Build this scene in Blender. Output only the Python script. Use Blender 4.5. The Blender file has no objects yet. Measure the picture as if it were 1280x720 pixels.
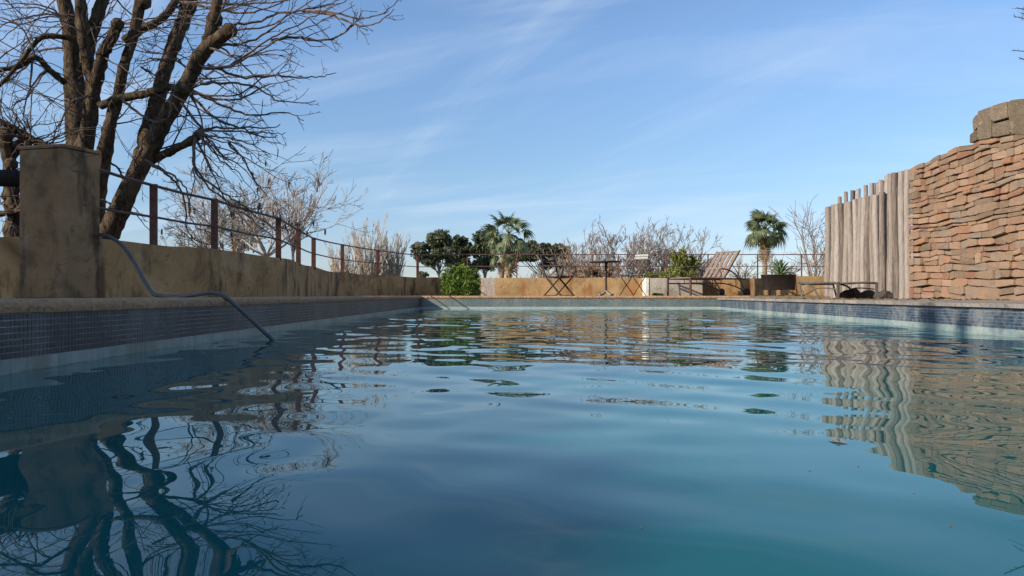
import bpy, math, random
import numpy as np
from mathutils import Vector, Matrix
random.seed(7); rng = np.random.default_rng(7)
R = math.radians
scene = bpy.context.scene
col = scene.collection

# ---------------------------------------------------------------- camera
F = 930.0            # focal length in pixels of a 1280 px wide frame
H = 0.294            # eye height over the water (water level is z = 0)
YH = 369.0           # row of the horizon
cam_d = bpy.data.cameras.new('camera'); cam = bpy.data.objects.new('camera', cam_d); col.objects.link(cam)
cam_d.sensor_width = 36; cam_d.lens = 36*F/1280; cam_d.shift_y = (YH-360)/1280
cam_d.clip_start = 0.05; cam_d.clip_end = 6000
cam.location = (0, 0, H); cam.rotation_euler = (R(90), 0, 0)
scene.camera = cam

# ---------------------------------------------------------------- sky and sun
SUN = Vector((-0.80, -0.42, 0.47)).normalized()
elev = math.asin(SUN.z); azim = math.atan2(SUN.x, SUN.y)
world = bpy.data.worlds.new('World'); scene.world = world; world.use_nodes = True
wt = world.node_tree; wn = wt.nodes; wl = wt.links
bg = wn['Background']; bg.inputs['Strength'].default_value = 0.127
sky = wn.new('ShaderNodeTexSky'); sky.sky_type = 'NISHITA'; sky.sun_disc = False
sky.sun_elevation = elev; sky.sun_rotation = azim % (2*math.pi)
sky.air_density = 1.0; sky.dust_density = 0.3; sky.ozone_density = 2.5; sky.altitude = 100
def wmath(op, a, b=None):
    n = wn.new('ShaderNodeMath'); n.operation = op
    for i, v in enumerate((a, b)):
        if v is None: continue
        if isinstance(v, (int, float)): n.inputs[i].default_value = v
        else: wl.new(v, n.inputs[i])
    return n.outputs[0]
tc = wn.new('ShaderNodeTexCoord'); sp = wn.new('ShaderNodeSeparateXYZ'); wl.new(tc.outputs['Generated'], sp.inputs[0])
den = wmath('ADD', wmath('MAXIMUM', sp.outputs['Z'], 0.0), 0.22)
cx = wmath('DIVIDE', sp.outputs['X'], den); cy = wmath('DIVIDE', sp.outputs['Y'], den)
cmb = wn.new('ShaderNodeCombineXYZ'); wl.new(cx, cmb.inputs[0]); wl.new(cy, cmb.inputs[1])
def cloud_layer(rot, scl, nscale, lo, hi, dist, loc=(0, 0, 0)):
    mp = wn.new('ShaderNodeMapping'); mp.vector_type = 'TEXTURE'; mp.inputs['Rotation'].default_value = (0, 0, R(rot))
    mp.inputs['Scale'].default_value = scl; mp.inputs['Location'].default_value = loc
    wl.new(cmb.outputs[0], mp.inputs['Vector'])
    nz = wn.new('ShaderNodeTexNoise'); nz.inputs['Scale'].default_value = nscale
    nz.inputs['Detail'].default_value = 7; nz.inputs['Roughness'].default_value = 0.58; nz.inputs['Distortion'].default_value = dist
    wl.new(mp.outputs[0], nz.inputs['Vector'])
    mr = wn.new('ShaderNodeMapRange'); mr.interpolation_type = 'SMOOTHSTEP'
    mr.inputs['From Min'].default_value = lo; mr.inputs['From Max'].default_value = hi
    wl.new(nz.outputs['Fac'], mr.inputs['Value'])
    return mr.outputs['Result']
c1 = cloud_layer(-14, (1.9, 0.45, 1), 1.1, 0.46, 0.80, 0.7)
c2 = cloud_layer(-55, (2.2, 0.42, 1), 0.9, 0.50, 0.76, 0.6, (3.1, 1.7, 0))
cl = wmath('MINIMUM', wmath('ADD', wmath('MULTIPLY', c1, 0.40), wmath('MULTIPLY', c2, 0.27)), 0.7)
hz = wn.new('ShaderNodeMapRange'); hz.inputs['From Min'].default_value = 0.0; hz.inputs['From Max'].default_value = 0.20
hz.inputs['To Min'].default_value = 0.35; hz.inputs['To Max'].default_value = 0.0; wl.new(sp.outputs['Z'], hz.inputs['Value'])
mix = wn.new('ShaderNodeMixRGB'); wl.new(cl, mix.inputs['Fac']); 
ext = wn.new('ShaderNodeMapRange'); ext.inputs['From Min'].default_value = 0.0; ext.inputs['From Max'].default_value = 0.32
ext.inputs['To Min'].default_value = 0.62; ext.inputs['To Max'].default_value = 1.0; wl.new(sp.outputs['Z'], ext.inputs['Value'])
tnt = wn.new('ShaderNodeVectorMath'); tnt.operation = 'SCALE'; wl.new(sky.outputs[0], tnt.inputs[0]); wl.new(ext.outputs[0], tnt.inputs['Scale'])
tn2 = wn.new('ShaderNodeVectorMath'); tn2.operation = 'MULTIPLY'; wl.new(tnt.outputs[0], tn2.inputs[0])
tf = wn.new('ShaderNodeMapRange'); tf.inputs['From Min'].default_value = 0.0; tf.inputs['From Max'].default_value = 0.16; wl.new(sp.outputs['Z'], tf.inputs['Value'])
tm = wn.new('ShaderNodeMixRGB'); tm.inputs['Color1'].default_value = (0.93, 0.98, 1.28, 1); tm.inputs['Color2'].default_value = (0.96, 1.03, 1.11, 1)
wl.new(tf.outputs[0], tm.inputs['Fac']); wl.new(tm.outputs[0], tn2.inputs[1])
wl.new(tn2.outputs[0], mix.inputs['Color1'])
mix.inputs['Color2'].default_value = (4.6, 5.3, 6.1, 1)
wl.new(mix.outputs[0], bg.inputs['Color'])
sun_d = bpy.data.lights.new('sun', 'SUN'); sun = bpy.data.objects.new('sun', sun_d); col.objects.link(sun)
sun_d.energy = 4.6; sun_d.angle = R(0.55); sun_d.color = (1.0, 0.90, 0.76)
sun.rotation_euler = SUN.to_track_quat('Z', 'Y').to_euler()
scene.view_settings.view_transform = 'Standard'; scene.view_settings.look = 'None'
scene.view_settings.gamma = 1; scene.view_settings.exposure = 0.42
scene.view_settings.use_curve_mapping = False
scene.cycles.max_bounces = 8; scene.cycles.transparent_max_bounces = 12
scene.cycles.caustics_reflective = False; scene.cycles.caustics_refractive = False

# ---------------------------------------------------------------- helpers
def P(px, py, Z):                       # where a thing seen at px,py stands if it is Z metres away
    return Vector(((px-640)/F*Z, Z, H+(YH-py)/F*Z))
def tag(o, label=None, cat=None, group=None, kind=None):
    if label: o['label'] = label
    if cat: o['category'] = cat
    if group: o['group'] = group
    if kind: o['kind'] = kind
    return o
def empty(name, loc=(0, 0, 0), rz=0, parent=None):
    o = bpy.data.objects.new(name, None); col.objects.link(o)
    o.location = loc; o.rotation_euler = (0, 0, rz); o.empty_display_size = 0.1
    if parent: o.parent = parent
    return o
class MB:
    def __init__(s): s.v = []; s.f = []
    def add(s, vs, fs):
        n = len(s.v); s.v.extend([tuple(v) for v in vs]); s.f.extend([tuple(i+n for i in f) for f in fs]); return s
    def box(s, x0, x1, y0, y1, z0, z1, M=None):
        vs = [Vector((x, y, z)) for z in (z0, z1) for y in (y0, y1) for x in (x0, x1)]
        if M is not None: vs = [M @ v for v in vs]
        return s.add(vs, [(0, 2, 3, 1), (4, 5, 7, 6), (0, 1, 5, 4), (1, 3, 7, 5), (3, 2, 6, 7), (2, 0, 4, 6)])
    def tube(s, pts, rad, n=6, cap=True, squash=None):
        pts = [Vector(p) for p in pts]
        if not hasattr(rad, '__len__'): rad = [rad]*len(pts)
        t0 = (pts[1]-pts[0]).normalized()
        up = Vector((0, 0, 1)) if abs(t0.z) < 0.9 else Vector((1, 0, 0))
        a = t0.cross(up).normalized(); vs = []; m = len(pts)
        for i, p in enumerate(pts):
            t = (pts[min(i+1, m-1)]-pts[max(i-1, 0)])
            t = t.normalized() if t.length > 1e-9 else t0
            a = a - t*a.dot(t)
            a = a.normalized() if a.length > 1e-6 else t.orthogonal().normalized()
            b = t.cross(a)
            for k in range(n):
                th = 2*math.pi*k/n
                vs.append(p+(a*math.cos(th)+b*math.sin(th))*rad[i])
        fs = []
        for i in range(m-1):
            for k in range(n):
                k2 = (k+1) % n
                fs.append((i*n+k, i*n+k2, (i+1)*n+k2, (i+1)*n+k))
        if cap:
            fs.append(tuple(range(n-1, -1, -1))); fs.append(tuple((m-1)*n+k for k in range(n)))
        return s.add(vs, fs)
    def prism(s, poly, z0, z1):
        n = len(poly)
        vs = [(x, y, z0) for x, y in poly]+[(x, y, z1) for x, y in poly]
        return s.add(vs, [tuple(range(n-1, -1, -1)), tuple(range(n, 2*n))]+[(i, (i+1) % n, (i+1) % n+n, i+n) for i in range(n)])
    def build(s, name, mat, parent=None, smooth=False, kind=None, bevel=0):
        me = bpy.data.meshes.new(name); me.from_pydata(s.v, [], s.f); me.update()
        if smooth: me.polygons.foreach_set('use_smooth', [True]*len(me.polygons))
        o = bpy.data.objects.new(name, me); col.objects.link(o); me.materials.append(mat)
        if parent: o.parent = parent
        if kind: o['kind'] = kind
        if bevel:
            b = o.modifiers.new('bevel', 'BEVEL'); b.width = bevel; b.segments = 2; b.limit_method = 'ANGLE'
        return o
def inst(me, name, parent, M):
    o = bpy.data.objects.new(name, me); col.objects.link(o)
    if parent: o.parent = parent
    o.matrix_local = M
    return o
def np_mesh(name, V, Q, mat, parent=None, smooth=False, kind=None):
    me = bpy.data.meshes.new(name)
    me.vertices.add(len(V)); me.vertices.foreach_set('co', np.asarray(V, dtype=np.float32).ravel())
    k = Q.shape[1]; me.loops.add(Q.size); me.loops.foreach_set('vertex_index', Q.astype(np.int32).ravel())
    me.polygons.add(len(Q)); me.polygons.foreach_set('loop_start', np.arange(0, Q.size, k, dtype=np.int32))
    me.polygons.foreach_set('loop_total', np.full(len(Q), k, dtype=np.int32))
    me.polygons.foreach_set('use_smooth', np.full(len(Q), bool(smooth)))
    me.update(calc_edges=True); me.validate()
    o = bpy.data.objects.new(name, me); col.objects.link(o); me.materials.append(mat)
    if parent: o.parent = parent
    if kind: o['kind'] = kind
    return o
def smooth_path(pts, n=4):              # Catmull-Rom through the points
    pts = [Vector(p) for p in pts]; out = []
    q = [pts[0]*2-pts[1]]+pts+[pts[-1]*2-pts[-2]]
    for i in range(1, len(q)-2):
        for k in range(n):
            t = k/n; a, b, c, d = q[i-1], q[i], q[i+1], q[i+2]
            out.append(0.5*((2*b)+(c-a)*t+(2*a-5*b+4*c-d)*t*t+(-a+3*b-3*c+d)*t**3))
    out.append(pts[-1]); return out

# ---------------------------------------------------------------- materials
class NT:
    def __init__(s, name):
        s.m = bpy.data.materials.new(name); s.m.use_nodes = True; s.t = s.m.node_tree; s.n = s.t.nodes; s.l = s.t.links
        s.b = s.n['Principled BSDF']; s.tc = s.n.new('ShaderNodeTexCoord'); s.co = s.tc.outputs['Object']
    def link(s, a, b): s.l.new(a, b)
    def coord(s, scale=(1, 1, 1), world=True):
        g = s.n.new('ShaderNodeNewGeometry').outputs['Position'] if world else s.co
        mp = s.n.new('ShaderNodeMapping'); mp.inputs['Scale'].default_value = scale; s.link(g, mp.inputs[0]); return mp.outputs[0]
    def noise(s, scale, detail=5, rough=0.55, vec=None, dist=0.0):
        t = s.n.new('ShaderNodeTexNoise'); t.inputs['Scale'].default_value = scale; t.inputs['Detail'].default_value = detail
        t.inputs['Roughness'].default_value = rough; t.inputs['Distortion'].default_value = dist
        if vec: s.link(vec, t.inputs['Vector'])
        return t.outputs['Fac']
    def ramp(s, fac, stops):
        r = s.n.new('ShaderNodeValToRGB'); s.link(fac, r.inputs[0]); e = r.color_ramp.elements
        while len(e) > 1: e.remove(e[-1])
        e[0].position = stops[0][0]; e[0].color = (*stops[0][1], 1)
        for p, c in stops[1:]:
            x = e.new(p); x.color = (*c, 1)
        return r.outputs[0]
    def mixc(s, fac, a, b, mode='MIX'):
        m = s.n.new('ShaderNodeMixRGB'); m.blend_type = mode
        for i, v in enumerate((fac, a, b)):
            if isinstance(v, (int, float)): m.inputs[i].default_value = v
            elif isinstance(v, tuple): m.inputs[i].default_value = (*v, 1)
            else: s.link(v, m.inputs[i])
        return m.outputs[0]
    def math(s, op, a, b=None):
        n = s.n.new('ShaderNodeMath'); n.operation = op
        for i, v in enumerate((a, b)):
            if v is None: continue
            if isinstance(v, (int, float)): n.inputs[i].default_value = v
            else: s.link(v, n.inputs[i])
        return n.outputs[0]
    def range(s, v, a, b, c=0.0, d=1.0):
        m = s.n.new('ShaderNodeMapRange'); s.link(v, m.inputs['Value'])
        for k, x in zip(('From Min', 'From Max', 'To Min', 'To Max'), (a, b, c, d)): m.inputs[k].default_value = x
        return m.outputs['Result']
    def rand(s):                         # one value per object and per loose piece of a mesh
        o = s.n.new('ShaderNodeObjectInfo').outputs['Random']; g = s.n.new('ShaderNodeNewGeometry').outputs['Random Per Island']
        return s.math('FRACT', s.math('ADD', o, g))
    def out(s, color=None, rough=0.8, bump=None, bd=0.01, bs=0.6, spec=0.3, metal=0.0):
        if color is not None:
            if isinstance(color, tuple): s.b.inputs['Base Color'].default_value = (*color, 1)
            else: s.link(color, s.b.inputs['Base Color'])
        if isinstance(rough, float): s.b.inputs['Roughness'].default_value = rough
        else: s.link(rough, s.b.inputs['Roughness'])
        s.b.inputs['Specular IOR Level'].default_value = spec; s.b.inputs['Metallic'].default_value = metal
        if bump is not None:
            bn = s.n.new('ShaderNodeBump'); bn.inputs['Distance'].default_value = bd; bn.inputs['Strength'].default_value = bs
            s.link(bump, bn.inputs['Height']); s.link(bn.outputs[0], s.b.inputs['Normal'])
        return s.m

def plaster(name, base, dark, rust, amount=1.0):
    t = NT(name)
    big = t.noise(1.9, 6, 0.6, t.coord((1, 1, 1.2)), 0.4); drip = t.noise(3.2, 6, 0.62, t.coord((1.6, 1.6, 0.45)))
    fine = t.noise(22, 6, 0.6, t.coord())
    c = t.ramp(big, [(0.3, dark), (0.48, base), (0.66, tuple(min(1, x*1.28) for x in base))])
    c = t.mixc(t.math('MULTIPLY', t.range(drip, 0.50, 0.62), 0.8*amount), c, rust)
    pale = t.noise(2.3, 4, 0.6, t.coord((1, 1, 1)), 0.8)
    c = t.mixc(t.math('MULTIPLY', t.range(pale, 0.54, 0.64), 0.5), c, tuple(min(1, x*1.2+0.09) for x in base))
    c = t.mixc(t.range(fine, 0.3, 0.75, 0.25, 0.0), c, dark)
    vo = t.n.new('ShaderNodeTexVoronoi'); vo.feature = 'DISTANCE_TO_EDGE'; vo.inputs['Scale'].default_value = 1.1
    wob = t.n.new('ShaderNodeTexNoise'); wob.inputs['Scale'].default_value = 3.0; t.link(t.coord(), wob.inputs['Vector'])
    va = t.n.new('ShaderNodeVectorMath'); va.operation = 'MULTIPLY_ADD'; t.link(wob.outputs['Color'], va.inputs[0]); va.inputs[1].default_value = (0.6, 0.6, 0.6); t.link(t.coord(), va.inputs[2])
    t.link(va.outputs[0], vo.inputs['Vector'])
    crack = t.math('MULTIPLY', t.range(vo.outputs['Distance'], 0.0, 0.010, 1.0, 0.0), t.range(big, 0.45, 0.6, 0, 0.7))
    c = t.mixc(crack, c, tuple(x*0.35 for x in dark))
    spots = t.noise(9, 3, 0.5, t.coord()); c = t.mixc(t.range(spots, 0.66, 0.72, 0, 0.6), c, dark)
    return t.out(c, 0.9, t.math('ADD', fine, t.math('MULTIPLY', big, 3.0)), 0.010, 1.0, 0.15)
M = {}
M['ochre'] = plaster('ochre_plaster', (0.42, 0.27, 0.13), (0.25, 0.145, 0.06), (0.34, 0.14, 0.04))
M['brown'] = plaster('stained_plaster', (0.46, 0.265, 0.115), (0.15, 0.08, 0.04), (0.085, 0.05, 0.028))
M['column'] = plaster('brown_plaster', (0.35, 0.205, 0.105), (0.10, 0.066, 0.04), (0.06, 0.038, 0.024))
M['cement'] = plaster('grey_plaster', (0.42, 0.36, 0.29), (0.25, 0.21, 0.17), (0.30, 0.24, 0.18), 0.5)
M['sunlit_plaster'] = plaster('sunlit_plaster', (0.72, 0.68, 0.60), (0.45, 0.42, 0.36), (0.5, 0.45, 0.36), 0.4)  # pale plaster with sunlight put into its colour, for the planter's left side
def stone(name, c0, c1, c2, moss=0.25, s=6):
    t = NT(name); r = t.rand()
    n = t.noise(s, 7, 0.65, t.coord()); f = t.noise(s*7, 5, 0.6, t.coord())
    c = t.ramp(r, [(0.0, c0), (0.33, c1), (0.66, c2), (1.0, c0)])
    c = t.mixc(t.range(n, 0.35, 0.7, 0, 0.75), c, c1, 'MIX')
    c = t.mixc(t.range(f, 0.3, 0.6, moss, 0.0), c, (0.09, 0.075, 0.055))
    c = t.mixc(t.math('MULTIPLY', t.range(t.noise(s*.6, 5, 0.6, t.coord(), 1.0), 0.60, 0.68), 0.35), c, (0.42, 0.36, 0.29))
    return t.out(c, 0.88, t.math('ADD', t.math('MULTIPLY', n, 2.0), f), 0.02, 0.9, 0.2)
t = NT('sandstone'); r = t.rand(); n = t.noise(5, 7, 0.65, t.coord()); f = t.noise(40, 5, 0.6, t.coord())
c = t.ramp(r, [(0.0, (0.36, 0.205, 0.12)), (0.14, (0.28, 0.21, 0.145)), (0.28, (0.19, 0.145, 0.10)), (0.42, (0.39, 0.28, 0.185)),
               (0.56, (0.25, 0.13, 0.085)), (0.68, (0.26, 0.225, 0.175)), (0.82, (0.35, 0.22, 0.14)), (0.92, (0.33, 0.235, 0.175)), (1.0, (0.27, 0.165, 0.10))])
c = t.mixc(t.range(n, 0.45, 0.72, 0, 0.5), c, (0.40, 0.27, 0.165))
c = t.mixc(t.range(n, 0.44, 0.30, 0, 0.5), c, (0.22, 0.12, 0.075))
c = t.mixc(t.range(f, 0.32, 0.5, 0.4, 0.0), c, (0.16, 0.10, 0.07))
c = t.mixc(1.0, c, (0.93, 0.88, 0.87), 'MULTIPLY')
M['sandstone'] = t.out(c, 0.9, t.math('ADD', t.math('MULTIPLY', n, 1.0), t.math('MULTIPLY', f, 0.8)), 0.014, 0.8, 0.15)
M['capstone'] = stone('lichen_capstone', (0.24, 0.18, 0.115), (0.14, 0.105, 0.07), (0.34, 0.26, 0.18), 0.6, 6)
M['slate'] = stone('paving_slate', (0.30, 0.26, 0.22), (0.22, 0.20, 0.18), (0.37, 0.32, 0.26), 0.3, 6)
M['coping'] = stone('coping_stone', (0.52, 0.31, 0.17), (0.46, 0.27, 0.145), (0.55, 0.34, 0.19), 0.4, 5)
M['darkrock'] = stone('dark_rock', (0.06, 0.05, 0.045), (0.045, 0.04, 0.035), (0.08, 0.07, 0.06), 0.3, 6)
t = NT('mortar'); f = t.noise(20, 5, 0.6, t.coord()); M['mortar'] = t.out(t.ramp(f, [(0.3, (0.05, 0.038, 0.028)), (0.7, (0.11, 0.08, 0.055))]), 0.95, f, 0.02)
t = NT('deck_concrete'); n = t.noise(1.5, 6, 0.6, t.coord()); f = t.noise(40, 5, 0.6, t.coord())
M['deck'] = t.out(t.mixc(t.range(f, 0.3, 0.7, 0.3, 0), t.ramp(n, [(0.3, (0.22, 0.17, 0.12)), (0.7, (0.36, 0.28, 0.20))]), (0.12, 0.09, 0.06)), 0.9, f, 0.006)
def tile_mat(name, a, b, c_, lime_glint, lime_glint_amt, rough=0.25):
    t = NT(name); r = t.rand()
    c = t.ramp(r, [(0.0, a), (0.5, b), (1.0, c_)])
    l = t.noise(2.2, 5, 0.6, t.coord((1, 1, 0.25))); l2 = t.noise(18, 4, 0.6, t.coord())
    m = t.math('MULTIPLY', t.range(t.math('ADD', l, t.math('MULTIPLY', t.math('SUBTRACT', l2, 0.5), 0.5)), 0.46, 0.66), lime_glint_amt)
    c = t.mixc(m, c, lime_glint)
    return t.out(c, rough, None, spec=0.5)
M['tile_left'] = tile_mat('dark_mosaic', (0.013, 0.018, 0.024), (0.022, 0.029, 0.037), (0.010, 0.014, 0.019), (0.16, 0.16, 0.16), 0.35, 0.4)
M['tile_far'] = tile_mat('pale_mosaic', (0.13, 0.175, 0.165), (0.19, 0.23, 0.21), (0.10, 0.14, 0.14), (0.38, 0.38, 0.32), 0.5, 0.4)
M['tile_right'] = tile_mat('blue_mosaic', (0.025, 0.052, 0.09), (0.042, 0.078, 0.125), (0.018, 0.038, 0.066), (0.46, 0.45, 0.42), 0.40, 0.3)  # limescale streaks, with sun glints off the water put into their pale colour
M['tile_shaded'] = tile_mat('shaded_dirty_tile', (0.24, 0.28, 0.24), (0.30, 0.34, 0.29), (0.20, 0.25, 0.22), (0.14, 0.15, 0.11), 0.7, 0.4)  # white tile darkened to hold the left wall's shade, plus greenish dirt
M['tile_teal'] = tile_mat('pale_teal_tile', (0.20, 0.27, 0.27), (0.25, 0.32, 0.31), (0.17, 0.24, 0.25), (0.52, 0.52, 0.46), 0.5, 0.35)
M['tile_white'] = tile_mat('white_tile', (0.40, 0.45, 0.42), (0.46, 0.50, 0.45), (0.38, 0.43, 0.40), (0.40, 0.42, 0.36), 0.5, 0.35)
t = NT('grout'); f = t.noise(14, 4, 0.6, t.coord()); M['grout'] = t.out(t.ramp(f, [(0.35, (0.24, 0.24, 0.24)), (0.7, (0.42, 0.41, 0.39))]), 0.85)
t = NT('grout_dark'); f = t.noise(6, 5, 0.6, t.coord()); M['grout_dark'] = t.out(t.ramp(f, [(0.35, (0.14, 0.14, 0.14)), (0.65, (0.40, 0.38, 0.36))]), 0.85)
t = NT('pool_plaster'); f = t.noise(1.2, 5, 0.6, t.coord()); M['poolfloor'] = t.out(t.ramp(f, [(0.3, (0.10, 0.22, 0.27)), (0.7, (0.15, 0.30, 0.35))]), 0.8)
def wood(name, a, b, c_, scale=1.0):
    t = NT(name); g = t.noise(9*scale, 7, 0.65, t.coord((3, 3, 0.22)), 0.4); r = t.rand(); f = t.noise(45, 4, 0.6, t.coord((2, 2, 0.2)))
    c = t.ramp(t.math('ADD', t.math('MULTIPLY', g, 0.8), t.math('MULTIPLY', r, 0.5)), [(0.36, a), (0.58, b), (0.92, c_)])
    c = t.mixc(t.range(f, 0.35, 0.6, 0.4, 0), c, a)
    return t.out(c, 0.9, t.math('ADD', g, f), 0.02, 0.9, 0.15)
M['pole'] = wood('weathered_poles', (0.12, 0.095, 0.078), (0.30, 0.245, 0.205), (0.44, 0.38, 0.33))
M['darkwood'] = wood('dark_rail', (0.015, 0.013, 0.012), (0.03, 0.026, 0.024), (0.05, 0.042, 0.038))
def bark(name, a, b, d=0.03):
    t = NT(name); n = t.noise(26, 7, 0.7, t.coord((1, 1, 0.35)), 0.6); n2 = t.noise(5, 5, 0.6, t.coord((1, 1, 0.7))); h = t.math('ADD', t.math('MULTIPLY', n, 1.3), t.math('MULTIPLY', n2, 0.5))
    return t.out(t.ramp(h, [(0.62, a), (0.86, tuple((x+y)/2 for x, y in zip(a, b))), (1.12, b)]), 0.92, h, d, 1.0, 0.1)
M['bark'] = bark('rough_bark', (0.022, 0.015, 0.011), (0.19, 0.135, 0.085), 0.07)
M['twig'] = bark('twig_bark', (0.075, 0.05, 0.042), (0.19, 0.14, 0.115), 0.002)
M['silver'] = bark('silver_twigs', (0.22, 0.18, 0.15), (0.42, 0.36, 0.31), 0.002)
M['pink_twig'] = bark('reddish_twigs', (0.175, 0.13, 0.105), (0.32, 0.25, 0.20), 0.002)
M['pale_twig'] = bark('pale_twigs', (0.30, 0.235, 0.175), (0.52, 0.43, 0.34), 0.002)
M['gum_bark'] = bark('gum_bark', (0.16, 0.13, 0.10), (0.34, 0.29, 0.24), 0.01)
M['palm_bark'] = bark('palm_bark', (0.14, 0.085, 0.05), (0.36, 0.24, 0.14), 0.03)
def leafm(name, a, b, c_, rough=0.55, trans=True):
    t = NT(name); r = t.rand(); n = t.noise(1.4, 3, 0.5, t.coord())
    c = t.ramp(t.math('FRACT', t.math('ADD', t.math('MULTIPLY', r, 0.7), t.math('MULTIPLY', n, 0.3))), [(0.1, a), (0.5, b), (0.95, c_)])
    t.out(c, rough, spec=0.35)
    if trans:
        tr = t.n.new('ShaderNodeBsdfTranslucent'); t.link(c, tr.inputs['Color']); mx = t.n.new('ShaderNodeMixShader'); mx.inputs[0].default_value = 0.28
        t.link(t.b.outputs[0], mx.inputs[1]); t.link(tr.outputs[0], mx.inputs[2]); t.link(mx.outputs[0], t.n['Material Output'].inputs[0])
    return t.m
M['gum_leaf'] = leafm('gum_leaves', (0.06, 0.08, 0.042), (0.11, 0.13, 0.07), (0.19, 0.20, 0.11))
M['oak_leaf'] = leafm('dark_olive_leaves', (0.055, 0.062, 0.032), (0.10, 0.102, 0.052), (0.16, 0.15, 0.085))
M['palm_leaf'] = leafm('palm_leaves', (0.08, 0.12, 0.05), (0.15, 0.18, 0.085), (0.25, 0.26, 0.13), 0.45)
M['dead_palm'] = leafm('dead_palm_leaves', (0.22, 0.15, 0.07), (0.33, 0.24, 0.12), (0.42, 0.31, 0.17), 0.8)
M['bamboo'] = leafm('bright_green_leaves', (0.035, 0.085, 0.012), (0.12, 0.20, 0.025), (0.32, 0.38, 0.07))
M['ivy'] = leafm('olive_ivy', (0.12, 0.15, 0.03), (0.20, 0.22, 0.05), (0.31, 0.31, 0.09))
M['dry_leaf'] = leafm('dry_leaves', (0.16, 0.09, 0.045), (0.26, 0.16, 0.08), (0.34, 0.23, 0.12), 0.8)
M['agave'] = leafm('agave_leaves', (0.07, 0.13, 0.05), (0.13, 0.21, 0.085), (0.22, 0.30, 0.14), 0.4, False)
M['conifer'] = leafm('spiky_leaves', (0.025, 0.035, 0.018), (0.045, 0.055, 0.028), (0.08, 0.085, 0.045))
def metal(name, a, b, rough=0.6, met=0.3, s=14):
    t = NT(name); n = t.noise(s, 6, 0.65, t.coord()); return t.out(t.ramp(n, [(0.35, a), (0.65, b)]), rough, n, 0.001, 0.4, 0.4, met)
M['rust'] = metal('rusty_steel', (0.10, 0.038, 0.028), (0.20, 0.085, 0.055), 0.8, 0.1)
M['wire'] = metal('rail_steel', (0.10, 0.06, 0.05), (0.20, 0.12, 0.10), 0.6, 0.3)
M['iron'] = metal('dark_iron', (0.022, 0.014, 0.012), (0.055, 0.034, 0.028), 0.6, 0.3)
M['bronze'] = metal('bronze_frame', (0.085, 0.04, 0.028), (0.14, 0.075, 0.05), 0.5, 0.3)
M['slats'] = metal('brown_slats', (0.165, 0.115, 0.085), (0.25, 0.18, 0.135), 0.7, 0.0)
M['greyframe'] = metal('grey_frame', (0.09, 0.075, 0.06), (0.15, 0.13, 0.105), 0.6, 0.2)
M['greyseat'] = metal('grey_sling', (0.14, 0.12, 0.095), (0.21, 0.18, 0.15), 0.8, 0.0)
M['palegrey'] = metal('pale_plate', (0.30, 0.29, 0.27), (0.42, 0.41, 0.38), 0.6, 0.0)
M['cast'] = metal('cast_base', (0.16, 0.14, 0.12), (0.32, 0.28, 0.24), 0.7, 0.2)
M['tub'] = metal('tub_metal', (0.022, 0.016, 0.015), (0.045, 0.032, 0.028), 0.5, 0.2)
M['rubber'] = metal('black_rubber', (0.015, 0.014, 0.014), (0.03, 0.028, 0.028), 0.8, 0.0)
t = NT('ribbed_hose'); w = t.noise(9, 4, 0.6, t.coord()); M['hose'] = t.out(t.ramp(w, [(0.3, (0.06, 0.055, 0.05)), (0.7, (0.13, 0.12, 0.11))]), 0.42, None, spec=0.5)
t = NT('dry_grass_ground'); n = t.noise(0.15, 7, 0.6, t.coord()); f = t.noise(5, 5, 0.6, t.coord())
M['ground'] = t.out(t.mixc(t.range(f, 0.3, 0.7, 0.5, 0), t.ramp(n, [(0.35, (0.07, 0.075, 0.03)), (0.7, (0.16, 0.13, 0.07))]), (0.05, 0.05, 0.025)), 0.95, f, 0.05)
# water: mirror by Fresnel over clear but slightly murky water
t = NT('pool_water'); fr = t.n.new('ShaderNodeFresnel'); fr.inputs['IOR'].default_value = 1.333
gl = t.n.new('ShaderNodeBsdfGlossy'); gl.inputs['Roughness'].default_value = 0.0; gl.inputs['Color'].default_value = (0.90, 0.98, 0.97, 1)
df = t.n.new('ShaderNodeBsdfDiffuse'); df.inputs['Color'].default_value = (0.006, 0.158, 0.160, 1)
tp = t.n.new('ShaderNodeBsdfTransparent'); tp.inputs['Color'].default_value = (0.25, 0.62, 0.64, 1)
m1 = t.n.new('ShaderNodeMixShader'); m1.inputs[0].default_value = 0.45; t.link(df.outputs[0], m1.inputs[1]); t.link(tp.outputs[0], m1.inputs[2])
m2 = t.n.new('ShaderNodeMixShader'); t.link(fr.outputs[0], m2.inputs[0]); t.link(m1.outputs[0], m2.inputs[1]); t.link(gl.outputs[0], m2.inputs[2])
t.link(m2.outputs[0], t.n['Material Output'].inputs[0]); M['water'] = t.m

# ---------------------------------------------------------------- setting
XL = -1.90
YF = 15.6                                   # far edge of the pool
DK = 0.28; DR = 0.235                       # deck heights, left/far and right
RW = [(3.35, -5.0), (3.42, 2.0), (3.55, 5.16), (3.76, 8.0), (3.94, 11.4), (4.31, YF)]   # right edge of the pool
def xr(y):
    for (x0, y0), (x1, y1) in zip(RW, RW[1:]):
        if y <= y1: return x0+(x1-x0)*(y-y0)/(y1-y0)
    return RW[-1][0]
GZ = -1.7
n = 61; xs = np.sinh(np.linspace(-5, 5, n))/np.sinh(5)*3000
V = np.array([(x, y, 0) for y in xs for x in xs], float)
V[:, 2] = GZ - np.minimum(0.012*np.maximum(np.hypot(V[:, 0], V[:, 1])-30, 0), 6.0)
Q = np.array([(j*n+i, j*n+i+1, (j+1)*n+i+1, (j+1)*n+i) for j in range(n-1) for i in range(n-1)])
np_mesh('ground', V, Q, M['ground'], smooth=True, kind='structure')

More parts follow.
